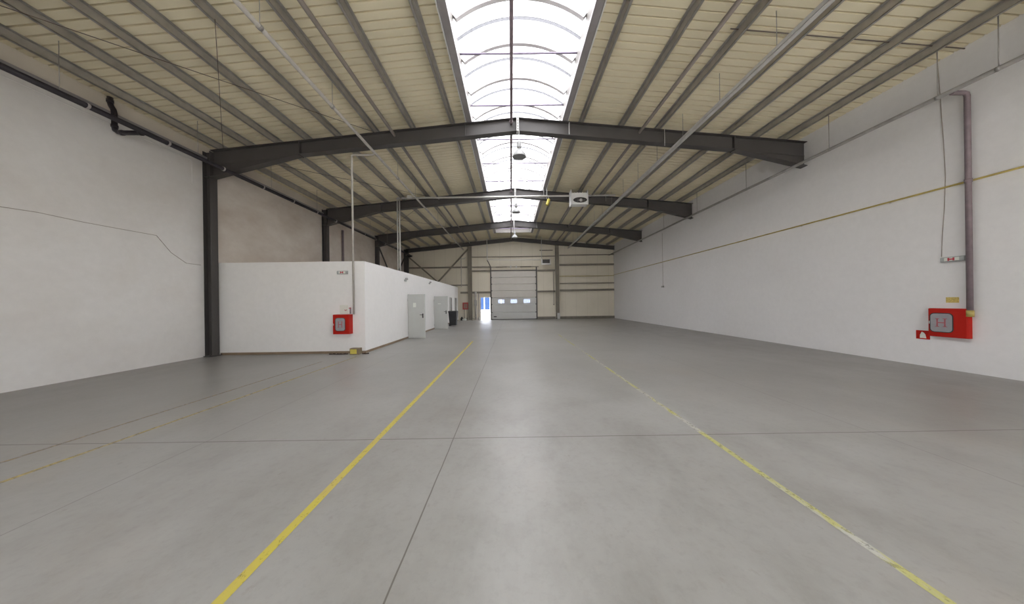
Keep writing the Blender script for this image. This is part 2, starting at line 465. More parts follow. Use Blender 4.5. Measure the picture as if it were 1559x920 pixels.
mt.box(RX-1.62, RX+1.62, YB-0.3, SK0, zdeck(RX)+0.06, zdeck(RX)+0.16)
mt.build('roof_covering', M['deck_top'], ceil)

# ================================================================== SKYLIGHT
sky = bpy.data.objects.new('window_1', None); COL.objects.link(sky)
sky.location = (RX, SK0, 7.42); struct(sky, 'long barrel-vaulted skylight along the ridge')
SL0 = (RX, SK0, 7.42)
HW, ZC, RISE = 1.44, 7.77, 0.50
for sgn in (-1, 1):
    a, b = sorted((RX+sgn*HW, RX+sgn*(HW+0.05)))
    local(MB().box(a, b, SK0, SK1, 7.44, ZC), SL0).build('curb', M['curb'], sky)
    a, b = sorted((RX+sgn*(HW-0.0), RX+sgn*(HW+0.17)))
    local(MB().box(a, b, SK0, SK1, 7.345, 7.435), SL0).build('edge_channel', M['trim_dark'], sky)
    a, b = sorted((RX+sgn*(HW+0.03), RX+sgn*(HW+0.25)))
    local(MB().box(a, b, SK0, SK1, zdeck(RX+sgn*1.62)+0.062, 7.72), SL0).build('flashing', M['curb'], sky)  # unseen strip, added to stop sunlight leaking between curb and deck
    a, b = sorted((RX+sgn*(HW+0.175), RX+sgn*(HW+0.20)))
    local(MB().box(a, b, SK0, SK1, 7.335, 7.50), SL0).build('edge_lip', M['white_paint'], sky)
for yy in ((SK0-0.05, SK0), (SK1, SK1+0.05)):
    local(MB().box(RX-HW-0.05, RX+HW+0.05, yy[0], yy[1], 7.40, ZC+RISE+0.05), SL0).build('end_panel', M['curb'], sky)
# vault
def arc(t, r=0.0):                # t from -1 to 1 across the opening
    Rr = (HW*HW + RISE*RISE)/(2*RISE); th = math.asin(HW/Rr)*t
    return RX + (Rr+r)*math.sin(th), ZC + RISE - Rr + (Rr+r)*math.cos(th)
N = 24
def vault(y0, y1, r0, r1):
    m = MB()
    P0 = [arc(-1+2*i/N, r0) for i in range(N+1)]; P1 = [arc(-1+2*i/N, r1) for i in range(N+1)]
    for i in range(N):
        m.prism([P0[i], P0[i+1], P1[i+1], P1[i]], 1, y0, y1)
    return m
def sheet(y0, y1, r):
    m = MB(); P = [arc(-1+2*i/N, r) for i in range(N+1)]
    n = len(m.v)
    for (x, z) in P: m.v += [(x, y0, z), (x, y1, z)]
    for i in range(N): m.f.append((2*i, 2*i+1, 2*i+3, 2*i+2)); m.sm.append(True)
    return m
rib_y = []
y = 7.69 - 11*1.18
while y < SK1: rib_y.append(y); y += 1.18
for i, y in enumerate(rib_y):
    local(vault(y-0.05, y+0.05, -0.12, 0.0), SL0).build('arch_bar', M['rib'], sky)
    if y+0.62 < SK1: local(vault(y+0.59-0.04, y+0.59+0.04, 0.0, 0.018), SL0).build('panel_joint', M['glaze_joint'], sky)
ends = [SK0] + rib_y + [SK1]
for a, b in zip(ends, ends[1:]):
    if b-a > 0.05: local(sheet(a, b, 0.025), SL0).build('glazing_panel', M['glaze'], sky)
y = 7.44 - 6*1.965
while y < SK1:
    if y > SK0: local(MB().tube([(RX-HW, y, 7.72), (RX+HW, y, 7.72)], 0.024, 6), SL0).build('tie_rod', M['tie'], sky)
    y += 1.965

# ================================================================== PORTAL FRAMES
def rafter(sgn, y, xe, depth=0.43, haunch=True, fw=0.24):
    """I-section from the ridge to xe; web in the middle, flanges across y..y+fw"""
    yc = y + fw/2; t = 0.016
    m = MB()
    s = lambda x: ztop(x)
    xi = RX
    zb = lambda x: s(x) - depth
    HJ = 6.93                     # where the haunch starts, measured from the ridge
    xh = RX + sgn*HJ
    def hb(x):                    # underside
        if not haunch: return zb(x)
        d = abs(x-RX)
        return zb(x) if d <= HJ else zb(xh) - (d-HJ)*0.245
    xs = [xi, xh, xe] if haunch else [xi, xe]
    for a, b in zip(xs, xs[1:]):
        m.prism([(a, hb(a)), (b, hb(b)), (b, s(b)), (a, s(a))], 1, yc-0.006, yc+0.006)            # web
        m.prism([(a, s(a)-t), (b, s(b)-t), (b, s(b)), (a, s(a))], 1, y, y+fw)                     # top flange
        m.prism([(a, hb(a)), (b, hb(b)), (b, hb(b)+t), (a, hb(a)+t)], 1, y, y+fw)                 # bottom flange
    if haunch:                    # the rafter's own bottom flange runs on inside the haunch as a thin seam
        m.prism([(xh, zb(xh)), (xe, zb(xe)), (xe, zb(xe)+0.012), (xh, zb(xh)+0.012)], 1, yc-0.02, yc+0.02)
    return m, hb, xh
def column(x0, x1, y, ztopv, fw=0.24):
    t = 0.016; yc = y+fw/2
    m = MB()
    m.box(x0, x0+t, y, y+fw, 0.02, ztopv); m.box(x1-t, x1, y, y+fw, 0.02, ztopv)
    m.box(x0+t, x1-t, yc-0.006, yc+0.006, 0.02, ztopv)
    return m
ordn = ['portal frame just overhead of the viewer', 'nearest grey steel portal frame in view, in front of the white office block',
        'second grey steel portal frame, behind the fan heater', 'third grey steel portal frame, nearest the far wall']
for k, y in enumerate(FR):
    o = (RX, y+0.12, 0)
    t = thing('portal_frame', o, ordn[k], 'steel frame', 'grey steel portal frames across the hall')
    for sgn in (-1, 1):
        xe = XL+0.24 if sgn < 0 else XR-0.005
        m, hb, xh = rafter(sgn, y, xe)
        rf = local(m, o).build('rafter', M['steel'], t)
        # splice plate where the haunch starts
        pm = MB().box(xh-0.015, xh+0.015, y+0.01, y+0.23, hb(xh)-0.03, ztop(xh)-0.016)
        local(pm, o).build('splice_plate', M['steel'], rf)
        sx = RX + sgn*1.66
        sm = MB().box(sx-0.006, sx+0.006, y+0.015, y+0.112, ztop(sx)-0.41, ztop(sx)-0.018)
        local(sm, o).build('stiffener', M['light_metal'] if sgn > 0 else M['steel'], rf)
    local(MB().box(RX-0.018, RX+0.018, y+0.008, y+0.232, ztop(RX)-0.46, ztop(RX)+0.01), o).build('ridge_plate', M['steel'], t)
    c = local(column(XL+0.005, XL+0.24, y, ztop(XL+0.1)-0.02), o).build('column', M['steel'], t)
    local(MB().box(XL+0.005, XL+0.30, y-0.05, y+0.29, 0, 0.022), o).build('base_plate', M['steel'], c)
    for bx in (XL+0.05, XL+0.19, XL+0.27):
        for by in (y-0.025, y+0.265): local(MB().tube([(bx, by, 0.02), (bx, by, 0.06)], 0.017, 6), o).build('anchor_bolt', M['steel'], c)
    local(MB().box(XL+0.02, XL+0.235, y+0.02, y+0.22, hb(XL+0.3)-0.005, hb(XL+0.3)+0.01), o).build('web_stiffener', M['steel'], c)

# gable frame against the far wall
ye = 27.42
o = (RX, ye, 0)
t = thing('portal_frame', o, 'slim dark gable rafter with corner column against the far wall', 'steel frame')
for sgn in (-1, 1):
    xe = XL+0.2 if sgn < 0 else XR-0.005
    m, hb, xh = rafter(sgn, ye, xe, 0.34, False, 0.2)
    local(m, o).build('rafter', M['steel'], t)
local(column(XL+0.03, XL+0.42, ye, ztop(XL+0.2)-0.03, 0.2), o).build('column', M['steel'], t)

# ================================================================== PURLINS
offs = [2.06, 3.34, 4.52, 5.73, 6.70, 7.65, 8.55]
nth = ['first', 'second', 'third', 'fourth', 'fifth', 'sixth', 'seventh', 'eighth']
def purlin(x, sgn, label, h=0.18):
    zb = ztop(x)+0.003; w = 0.058; t = 0.008
    m = MB()
    # Z section: web, bottom flange away from the ridge, top flange towards it, small lips
    s = sgn
    def bx(xa, xb, za, zb_):
        a, b = sorted((xa, xb)); m.box(a, b, YB+0.02, YF-0.02, za, zb_)
    bx(x, x+s*t, zb, zb+h); bx(x, x+s*w, zb, zb+t); bx(x, x-s*w, zb+h-t-0.006, zb+h-0.006); bx(x+s*w, x+s*(w-t), zb, zb+0.02)
    loc = (x, YB, zb)
    o = local(m, loc).build('purlin', M['purlin']); o.location = loc
    return tag(o, label, 'purlin', 'purlins under the roof deck on the %s side' % ('left' if sgn < 0 else 'right'))
for sgn in (-1, 1):
    side = 'left' if sgn < 0 else 'right'
    for i, d in enumerate(offs):
        purlin(RX+sgn*d, sgn, '%s grey steel roof purlin to the %s of the skylight' % (nth[i], side))
purlin(RX-9.46, -1, 'lowest grey steel purlin of the left roof side, right above the eave', 0.185)

# thin round tubes through the rafters
for sgn in (-1, 1):
    x = RX+sgn*3.93; z = ztop(x)-0.10
    o = local(MB().tube([(x, YB+0.05, z), (x, YF-0.05, z)], 0.048, 12), (x, YB, z)).build('stay_tube', M['stay'])
    o.location = (x, YB, z)
    tag(o, 'brownish round tube between the second and third purlins %s of the skylight' % ('left' if sgn < 0 else 'right'), 'tube')
# ridge conduit
o = MB().tube([(0, YB+0.05, 0), (0, YF-0.3, 0)], 0.042, 12).build('ridge_pipe', M['purple_pipe'])
o.location = (0.085, 0, 7.32)
tag(o, 'slim purplish pipe running lengthwise beneath the skylight', 'pipe')
for y in FR:
    c = MB().lathe([(0.0, -0.04), (0.055, -0.03), (0.062, 0), (0.055, 0.03), (0.0, 0.04)], (0, 0, 0), 14)
    c.v = [(a, b, d) for (a, d, b) in c.v]
    cc = c.build('pipe_collar', M['purple_pipe'], o); cc.location = (0, y-0.0, 0)

# ================================================================== LIGHTING TRUNKING / PIPES UNDER THE ROOF
def hanger(parent, x, y, z0, z1, loc, r=0.006, mat='grey_pipe', name='hanger'):
    return local(MB().tube([(x, y, z0), (x, y, z1)], r, 5), loc).build(name, M[mat], parent)
HX, HZ = -4.33, 6.47
loc = (HX, YB, HZ)
t = thing('water_main', loc, 'pale round pipe under the left roof side feeding the office hydrant', 'pipe')
local(MB().tube([(HX, YB+0.03, HZ), (HX, YF-0.03, HZ)], 0.042, 12), loc).build('pipe_run', M['light_pipe'], t)
for i in range(15):
    y = 5.3 + (i-5)*2.15
    if YB < y < YF-0.2 and all(not (f-0.05 < y < f+0.29) for f in FR):
        hanger(t, HX, y, HZ+0.04, zdeck(HX)-0.005, loc)
        local(MB().tube([(HX, y-0.03, HZ), (HX, y+0.03, HZ)], 0.052, 12), loc).build('pipe_clip', M['grey_pipe'], t)
# drop to the office hydrant cabinet
DXp = -5.04; DYp = 9.70
dl = (DXp, DYp, 1.24)
td = local(MB().tube([(HX, DYp, HZ-0.035), (HX+0.0, DYp, HZ-0.06), (HX-0.04, DYp, HZ-0.09), (DXp+0.05, DYp, HZ-0.09), (DXp+0.01, DYp, HZ-0.105), (DXp, DYp, HZ-0.15), (DXp, DYp, 1.27)], 0.03, 10), dl).build('riser_pipe', M['light_pipe'])
td.location = dl
tag(td, 'light grey riser pipe going down to the red cabinet on the office front', 'pipe')
TX, TZ = 5.26, 6.45
loc = (TX, YB, TZ)
t = thing('lighting_trunking', loc, 'light grey rectangular trunking under the right roof side', 'trunking')
local(MB().box(TX-0.055, TX-0.048, YB, YF-0.3, TZ-0.04, TZ+0.045).box(TX+0.048, TX+0.055, YB, YF-0.3, TZ-0.04, TZ+0.045).box(TX-0.055, TX+0.055, YB, YF-0.3, TZ-0.04, TZ-0.033).box(TX-0.02, TX+0.02, YB, YF-0.3, TZ-0.046, TZ-0.04), loc).build('channel', M['light_metal'], t)
for i in range(20):
    y = 5.84 + (i-7)*1.6
    if YB < y < YF-0.2 and all(not (f-0.05 < y < f+0.29) for f in FR): hanger(t, TX-0.04, y, TZ-0.03, zdeck(TX)-0.005, loc, 0.007)

# main dark drain pipe on the left
PX, PZ = -8.72, 5.78
loc = (PX, YB, PZ)
t = thing('drain_pipe', loc, 'thick black drain pipe running high along the left wall', 'pipe')
local(MB().tube([(PX, YB+0.02, PZ), (PX, 26.75, PZ), (PX-0.06, 26.85, PZ), (XL+0.35, 27.2, PZ)], 0.058, 14), loc).build('pipe_run', M['black_plastic'], t)
for i in range(22):
    y = 6.28 + (i-8)*1.48
    if YB < y < YF-0.5:
        local(MB().tube([(PX, y-0.022, PZ), (PX, y+0.022, PZ)], 0.066, 14), loc).build('pipe_clip', M['clip'], t)
for i in range(12):
    y = 5.9 + (i-4)*2.6
    if YB < y < YF-0.5: hanger(t, PX, y, PZ+0.055, zdeck(PX)-0.005, loc, 0.006)
# support rail just above the drain pipe
o = MB().box(-0.02, 0.02, YB+0.02, YF-0.5, -0.02, 0.02).build('support_rail', M['trim_dark']); o.location = (PX-0.13, 0, PZ+0.09)
tag(o, 'thin grey rail running beside the black drain pipe', 'rail')
# trap joining it
JY, JZ = 7.30, 5.80
tp = [(XL+0.12, JY, 6.66), (XL+0.12, JY, 6.52), (XL+0.15, JY, 6.44), (XL+0.20, JY, 6.36), (XL+0.22, JY, 6.26), (XL+0.22, JY, 5.93), (XL+0.235, JY, 5.86), (XL+0.30, JY, 5.815), (XL+0.37, JY, 5.80), (PX-0.02, JY, 5.79)]
loc = (XL+0.12, JY, 6.66)
t = thing('gutter_outlet_pipe', loc, 'black elbow pipe dropping from the eave into the drain pipe', 'pipe')
local(MB().tube(tp, 0.052, 12), loc).build('pipe_bend', M['black_plastic'], t)
for a, b in (((XL+0.22, JY, 5.99), (XL+0.22, JY, 5.93)), ((XL+0.36, JY, 5.80), (XL+0.43, JY, 5.80)), ((PX-0.16, JY, 5.79), (PX-0.10, JY, 5.79)), ((XL+0.12, JY, 6.60), (XL+0.12, JY, 6.53))):
    local(MB().tube([a, b], 0.062, 12), loc).build('pipe_socket', M['black_plastic'], t)

# white conduit and brown cable on the left wall
o = MB().tube([(XL+0.012, YB+0.1, 6.07), (XL+0.012, 9.24, 6.07), (XL+0.012, 9.26, 6.05), (XL+0.012, 9.26, 5.35)], 0.011, 6).build('wall_conduit', M['conduit_white'])
tag(o, 'thin white conduit along the top of the left wall', 'conduit')
pts = [(0, 315), (60, 324), (130, 339), (190, 350), (240, 359), (262, 385), (285, 401), (307, 404)]
path = [(XL+0.008, *atX(px, py, XL)) for px, py in pts]
tag(MB().tube(path, 0.006, 5).build('wall_cable', M['cable_wall']), 'thin brown cable drooping across the left wall to the column', 'cable')

# mains pipe on the right wall with its drop
QX, QZ = 9.08, 5.80
loc = (QX, YB, QZ)
t = thing('mains_pipe', loc, 'grey pipe running high along the right wall', 'pipe')
local(MB().tube([(QX, YB+0.02, QZ), (QX, YF-0.03, QZ)], 0.043, 12), loc).build('pipe_run', M['grey_pipe'], t)
for (px, py0, py1) in ((1524.5, 32, 97), (1430.5, 94, 144), (1263.7, 179, 226), (1137, 248, 287), (1061.9, 296, 326), (1011, 330, 352)):
    y = atX(px, py1, QX)[0]
    hanger(t, QX, y, QZ+0.03, zdeck(QX)-0.005, loc, 0.009)
    local(MB().tube([(QX, y-0.03, QZ), (QX, y+0.03, QZ)], 0.046, 12), loc).build('pipe_clip', M['grey_pipe'], t)
BXX = 9.42
RY = atX(1474.5, 300, BXX)[0]-0.03
rp = [(QX+0.02, RY, QZ-0.03), (BXX-0.07, RY, QZ-0.03), (BXX-0.02, RY, QZ-0.045), (BXX, RY, QZ-0.10), (BXX, RY, 1.19)]
loc2 = (BXX, RY, 1.19)
t = thing('riser_pipe', loc2, 'purplish grey riser pipe dropping to the red cabinet on the right wall', 'pipe')
local(MB().tube(rp, 0.043, 12), loc2).build('pipe_run', M['purple_pipe'], t)
local(MB().tube([(BXX, RY, 3.95-0.02), (BXX, RY, 4.0)], 0.053, 12).box(BXX, XR-0.003, RY-0.012, RY+0.012, 3.95, 3.98), loc2).build('pipe_clip', M['purple_pipe'], t)
local(MB().tube([(BXX, RY, 1.17), (BXX, RY, 1.30)], 0.052, 12), loc2).build('brass_coupling', M['yellow_pipe'], t)

# yellow gas pipe on the right wall
o = MB().tube([(XR-0.035, YB+0.05, 3.965), (XR-0.035, YF-0.03, 3.965)], 0.019, 10).build('gas_pipe', M['yellow_pipe'])
tag(o, 'ochre yellow gas pipe running straight along the right wall', 'pipe')
for i in range(14):
    y = -4 + i*2.3
    MB().box(XR-0.04, XR-0.003, y-0.012, y+0.012, 3.94, 3.95).build('pipe_clip', M['grey_pipe'], o)
# cable down the right wall to the sign luminaire
cb = [(1431, 95), (1436, 160), (1440, 215), (1443, 268), (1441, 320), (1438, 360), (1437, 391)]
path = [(XR-0.008, *atX(px, py, XR)) for px, py in cb]
tag(MB().tube(path, 0.006, 5).build('sign_cable', M['cable_wall']), 'thin grey cable wandering down the right wall to the hydrant sign', 'cable')

# small junction box with cable, mid right wall
by, bz = atX(1010, 436.5, XR)
loc = (XR, by, bz)
t = thing('junction_box', loc, 'small grey box hanging from a cable midway along the right wall', 'junction box')
MB().box(-0.07, -0.003, -0.13, 0.10, -0.05, 0.045).build('housing', M['grey_pipe'], t, 0.008)
MB().tube([(-0.012, 0, 0.04), (-0.012, 0, QZ-bz-0.03)], 0.007, 5).build('cable', M['cable_wall'], t)

# ================================================================== HYDRANT CABINETS AND SIGNS
def rrect(w, h, r, n=5):
    pts = []
    for cx, cz, a0 in ((w/2-r, h/2-r, 0), (-w/2+r, h/2-r, 90), (-w/2+r, -h/2+r, 180), (w/2-r, -h/2+r, 270)):
        for i in range(n+1):
            a = math.radians(a0 + 90*i/n); pts.append((cx+r*math.cos(a), cz+r*math.sin(a)))
    return pts
def letter_h(mb, w, h, t, y0, y1, cx=0, cz=0, serif=0.0):
    for s in (-1, 1):
        mb.box(cx+s*w/2-t/2, cx+s*w/2+t/2, y0, y1, cz-h/2, cz+h/2)
        if serif:
            for q in (-1, 1): mb.box(cx+s*w/2-t/2-serif, cx+s*w/2+t/2+serif, y0, y1-0.0001, cz+q*h/2-t*0.3, cz+q*h/2+t*0.3)
    mb.box(cx-w/2+t/2, cx+w/2-t/2, y0, y1, cz-t/2, cz+t/2)
    return mb
def cabinet(w, h, d, label, shift=0.0):
    """front faces -Y, back on Y = 0, origin at the bottom centre of the back"""
    t = thing('hydrant_cabinet', (0, 0, 0), label, 'fire hydrant cabinet')
    MB().box(-w/2, w/2, -d+0.02, 0, 0, h).build('body', M['red'], t, 0.006)
    dr = MB().box(-w/2+0.004, w/2-0.004, -d, -d+0.019, 0.006, h-0.006).build('door', M['red'], t, 0.005)
    cx = -0.02+shift; cz = h*0.5
    pw, ph = w*0.60, h*0.66
    p = MB().prism([(cx+a, cz+b) for a, b in rrect(pw, ph, 0.07)], 1, -d-0.006, -d+0.001).build('viewing_panel', M['panel_grey'], dr)
    tr = MB().tube([(cx+a, -d-0.002, cz+b) for a, b in rrect(pw, ph, 0.07)] + [(cx+pw/2, -d-0.002, cz+ph/2-0.07)], 0.009, 6).build('panel_seal', M['dark_rubber'], dr)
    letter_h(MB(), pw*0.34, ph*0.42, 0.022, -d-0.011, -d-0.006, cx, cz, 0.02).build('letter_h', M['pink_letter'], dr)
    MB().tube([(-w/2+0.03, -d-0.012, h*0.5-0.03), (-w/2+0.03, -d-0.012, h*0.5+0.03)], 0.008, 6).build('catch', M['light_metal'], dr)
    return t
# on the office front
OFY = 9.86; OSX = -4.76
x0, z0 = atY(507.3, 509.3, OFY-0.24); x1, z1 = atY(531.6, 479, OFY-0.24)
cab = cabinet(x1-x0, z1-z0, 0.24, 'red fire hydrant cabinet with grey H panel on the white office front')
cab.location = ((x0+x1)/2, OFY, z0)
# on the right wall (front faces -X)
yb0, zb0 = atX(1416, 512, XR-0.12); yb1, zb1 = atX(1475, 469, XR-0.12)
yn = yb1; yf_ = yb0
zt = atX(1418, 469.5, XR-0.12)[1]; zbm = atX(1474, 516.5, XR-0.12)[1]
cab2 = cabinet(abs(yf_-yn), zt-zbm, 0.12, 'red fire hydrant cabinet with grey H panel on the right wall', -0.06)
cab2.location = (XR, (yn+yf_)/2, zbm); cab2.rotation_euler = (0, 0, -math.pi/2)

def sign_lamp(w, label):
    t = thing('hydrant_sign_lamp', (0, 0, 0), label, 'emergency luminaire')
    MB().prism([(-0.065, -0.03), (-0.065, 0.03), (-0.05, 0.055), (0, 0.055), (0, -0.055), (-0.05, -0.055)], 0, -w/2, w/2).build('housing', M['lens'], t, 0.004)
    MB().box(-w*0.31, w*0.31, -0.071, -0.065, -0.034, 0.034).build('sign_plate', M['paper'], t)
    letter_h(MB(), 0.075, 0.062, 0.026, -0.075, -0.071, -w*0.02, 0).build('letter_h', M['red_letter'], t)
    return t
x, z = atY(522, 415.2, OFY-0.03)
s = sign_lamp(0.34, 'small grey luminaire with red H above the office hydrant cabinet'); s.location = (x, OFY, z)
y0s, z0s = atX(1433, 396, XR-0.08); y1s, z1s = atX(1470, 392.5, XR-0.08)
s = sign_lamp(abs(y0s-y1s), 'small grey luminaire with red H on the right wall beside the riser'); s.location = (XR, (y0s+y1s)/2, (z0s+z1s)/2); s.rotation_euler = (0, 0, -math.pi/2)
# stickers
def wall_rect(name, p0, p1, X, mat, label, cat):
    ya, za = atX(*p0, X); yb, zb = atX(*p1, X)
    o = MB().box(-0.004, 0, min(ya, yb)-0, max(ya, yb), min(za, zb), max(za, zb))
    cy, cz = (ya+yb)/2, (za+zb)/2
    o = local(o, (0, cy, cz)).build(name, mat); o.location = (X, cy, cz)
    return tag(o, label, cat)
wall_rect('instruction_label', (1443.5, 461), (1463.5, 452.5), XR, M['yellow_sticker'], 'small yellow label on the right wall just above the red cabinet', 'label')
ya, za = atX(1399.5, 515.5, XR); yb, zb = atX(1415.5, 504.5, XR-0.02)
w = abs(ya-yb)+0.04; cy = (ya+yb)/2; cz = (za+zb)/2
t = thing('fire_sign', (XR, cy, cz), 'small red square sign at the lower left of the right-wall cabinet', 'sign')
MB().box(-0.006, 0, -w/2, w/2, -0.10, 0.10).build('plate', M['red'], t)
MB().prism([(-0.06, -0.075), (0.05, -0.075), (0.045, 0.0), (0.015, 0.07), (-0.02, 0.05), (-0.045, 0.01)], 0, -0.009, -0.006).build('white_symbol', M['paper'], t)
x0, z0 = atY(520.3, 478, OFY); x1, z1 = atY(530.3, 464.5, OFY)
t = thing('notice_sheet', ((x0+x1)/2, OFY, (z0+z1)/2), 'pale paper notice above the hydrant cabinet on the office front', 'notice')
hw, hh = (x1-x0)/2, (z1-z0)/2
MB().box(-hw-0.05, hw, -0.004, 0, -hh, hh).build('sheet', M['paper'], t)
MB().prism([(-0.01, -0.02), (0.03, -0.05), (0.08, -0.02), (0.07, 0.0), (0.03, -0.025), (0.0, 0.0)], 1, -0.006, -0.004).build('red_mark', M['pink_letter'], t)
x, z = atY(534.2, 473, OFY-0.15)
t = thing('stop_valve', (x, DYp, z), 'small red and grey valve beside the riser above the office cabinet', 'valve')
MB().tube([(0, 0, -0.1), (0, 0, 0.1)], 0.022, 8).build('valve_body', M['purple_pipe'], t)
MB().tube([(-0.035, -0.03, 0.08), (0.035, -0.03, 0.08)], 0.012, 6).build('valve_handle', M['red_letter'], t)

# ================================================================== OFFICE BLOCK
OZ = 3.0; OE = 27.2
DOORS = [(13.98, 14.86), (18.72, 19.60), (23.4, 24.3), (25.5, 26.35)]
m = MB()
m.box(XL+0.0, OSX, OFY, OFY+0.12, 0, OZ)
ys = [OFY+0.12] + [v for d in DOORS for v in d] + [OE]
for i in range(0, len(ys), 2): m.box(OSX-0.12, OSX, ys[i], ys[i+1], 0, OZ)
for a, b in DOORS: m.box(OSX-0.12, OSX, a, b, 2.02, OZ)
m.box(XL, OSX-0.12, OE-0.12, OE, 0, OZ)
m.box(XL+0.0, OSX-0.12, OFY+0.12, OE-0.12, OZ-0.12, OZ-0.001)
ob = struct(m.build('wall_office', M['office']), 'smooth white walls of the low office block inside the hall')
m = MB().box(XL+0.24, OSX+0.012, OFY-0.012, OFY, 0, 0.075)
struct(m.build('baseboard_office_front', M['skirting']), 'brown skirting strip at the foot of the office front')
m = MB()
ys2 = [OFY-0.012] + [v for d in DOORS for v in d] + [OE]
for i in range(0, len(ys2), 2): m.box(OSX, OSX+0.012, ys2[i], ys2[i+1], 0, 0.075)
struct(m.build('baseboard_office_side', M['skirting']), 'brown skirting strip at the foot of the office side')

def leaf(name, d0, label, ang, plate):
    """steel door leaf hinged at its near edge on the office side, opened outwards"""
    t = bpy.data.objects.new(name, None); COL.objects.link(t); struct(t, label)
    t.location = (OSX+0.01, d0, 0); t.rotation_euler = (0, 0, math.radians(ang))
    fr = MB().box(-0.05, 0.03, -0.05, 0.0, 0, 2.06)
    lf = MB().box(0.01, 0.87, -0.05, -0.005, 0.012, 2.01).build('door_leaf', M['door_grey'], t, 0.004)
    MB().box(0.745, 0.80, -0.062, -0.05, 0.93, 1.13).build('handle_plate', M['dark_rubber'], lf)
    MB().tube([(0.775, -0.055, 1.07), (0.775, -0.10, 1.07), (0.65, -0.10, 1.07)], 0.012, 8).build('door_handle', M['dark_rubber'], lf)
    for z in (0.25, 1.75): MB().tube([(0.0, -0.03, z-0.06), (0.0, -0.03, z+0.06)], 0.014, 8).build('hinge', M['grey_pipe'], lf)
    if plate == 1:
        MB().box(0.28, 0.43, -0.053, -0.05, 1.42, 1.62).build('notice', M['paper'], lf)
    else:
        MB().box(0.25, 0.45, -0.053, -0.05, 1.53, 1.57).build('notice', M['paper'], lf)
    return t
leaf('door_3', DOORS[0][0], 'first open grey office door, nearest the red cabinet', -14, 1)
leaf('door_4', DOORS[1][0], 'second open grey office door, beside the black bin', -8, 2)
for i, nm, lb in ((0, 'trim_3', 'grey frame of the first office door'), (1, 'trim_4', 'grey frame of the second office door')):
    a, b = DOORS[i]
    fr = MB().box(OSX-0.13, OSX+0.008, a, a+0.035, 0, 2.02).box(OSX-0.13, OSX+0.008, b-0.035, b, 0, 2.02).box(OSX-0.13, OSX+0.008, a+0.035, b-0.035, 1.985, 2.02)
    struct(fr.build(nm, M['grey_pipe']), lb)
for (a, b), nm, lb in zip(DOORS[2:], ('door_5', 'door_6'), ('dark-framed third office doorway behind the black bin', 'last narrow office doorway near the far wall')):
    t = bpy.data.objects.new(nm, None); COL.objects.link(t); struct(t, lb); t.location = (OSX, a, 0)
    w = b-a
    MB().box(-0.13, 0.015, 0, 0.05, 0, 2.02).box(-0.13, 0.015, w-0.05, w, 0, 2.02).box(-0.13, 0.015, 0.05, w-0.05, 1.97, 2.02).build('door_frame', M['grey_pipe'], t)
    lf = MB().box(-0.11, -0.07, 0.052, w-0.052, 0.01, 1.965).build('door_leaf', M['door_grey'], t)
    MB().box(-0.068, -0.063, w*0.35, w*0.62, 0.4, 1.9).build('glass_strip', M['panel_grey'], lf)
    MB().tube([(-0.07, w-0.14, 1.03), (-0.02, w-0.14, 1.03), (-0.02, w-0.26, 1.03)], 0.011, 6).build('door_handle', M['dark_rubber'], lf)

# twin emergency lamps on the office side
for px, py, lb in ((616.5, 427, 'small twin-head emergency lamp left of the first open office door'), (653.5, 431.5, 'small twin-head emergency lamp between the two open office doors')):
    y, z = atX(px, py, OSX)
    t = thing('emergency_lamp', (OSX, y, z), lb, 'lamp', 'twin-head lamps on the office side wall')
    MB().box(0, 0.06, -0.09, 0.09, -0.05, 0.03).build('battery_case', M['lens'], t, 0.006)
    for s in (-1, 1):
        c = MB().lathe([(0.0, 0.0), (0.035, 0.004), (0.05, 0.05), (0.045, 0.055), (0.0, 0.052)], (0, 0, 0), 14)
        h = c.build('lamp_head', M['grey_pipe'], t); h.location = (0.05, s*0.075, 0.05); h.rotation_euler = (0, math.radians(70), math.radians(-25*s))

# ================================================================== THINGS ON THE FLOOR BY THE OFFICE CORNER
x0, z0 = atY(533.5, 539.5, 9.6); x1, z1 = atY(548, 530, 9.6)
t = thing('cardboard_case', ((x0+x1)/2, 9.62, 0), 'small brown and yellow case on the floor below the office cabinet', 'box')
MB().box(-0.15, 0.15, -0.06, 0.14, 0, 0.20).build('case', simple('brown_case_card', (0.20, 0.155, 0.10), 0.7), t, 0.01)
MB().box(-0.125, 0.075, -0.066, -0.06, 0.03, 0.17).build('yellow_panel', M['yellow'], t)
def scrap(x, y, L, wd, ht, rz, label, seed):
    rr = random.Random(seed); m = MB()
    k = 9; P = []
    for i in range(k+1):
        f = i/k; w = wd*(0.35+0.65*math.sin(math.pi*min(max(f, 0.08), 0.92)))*(0.8+0.4*rr.random())
        P.append((-L/2+L*f, w/2, ht*(0.6+0.8*rr.random())))
    for (xa, wa, ha), (xb, wb, hb_) in zip(P, P[1:]):
        n = len(m.v)
        m.v += [(xa,-wa,0),(xa,wa,0),(xa,wa*0.5,ha),(xa,-wa*0.5,ha),(xb,-wb,0),(xb,wb,0),(xb,wb*0.5,hb_),(xb,-wb*0.5,hb_)]
        m.f += [(n+3,n+2,n+6,n+7),(n,n+3,n+7,n+4),(n+2,n+1,n+5,n+6),(n,n+4,n+5,n+1),(n,n+1,n+2,n+3),(n+4,n+7,n+6,n+5)]; m.sm += [False]*6
    o = m.build('floor_scrap', M['debris']); o.location = (x, y, 0.001); o.rotation_euler = (0, 0, rz)
    return tag(o, label, 'scrap', 'dark scraps on the floor at the office front')
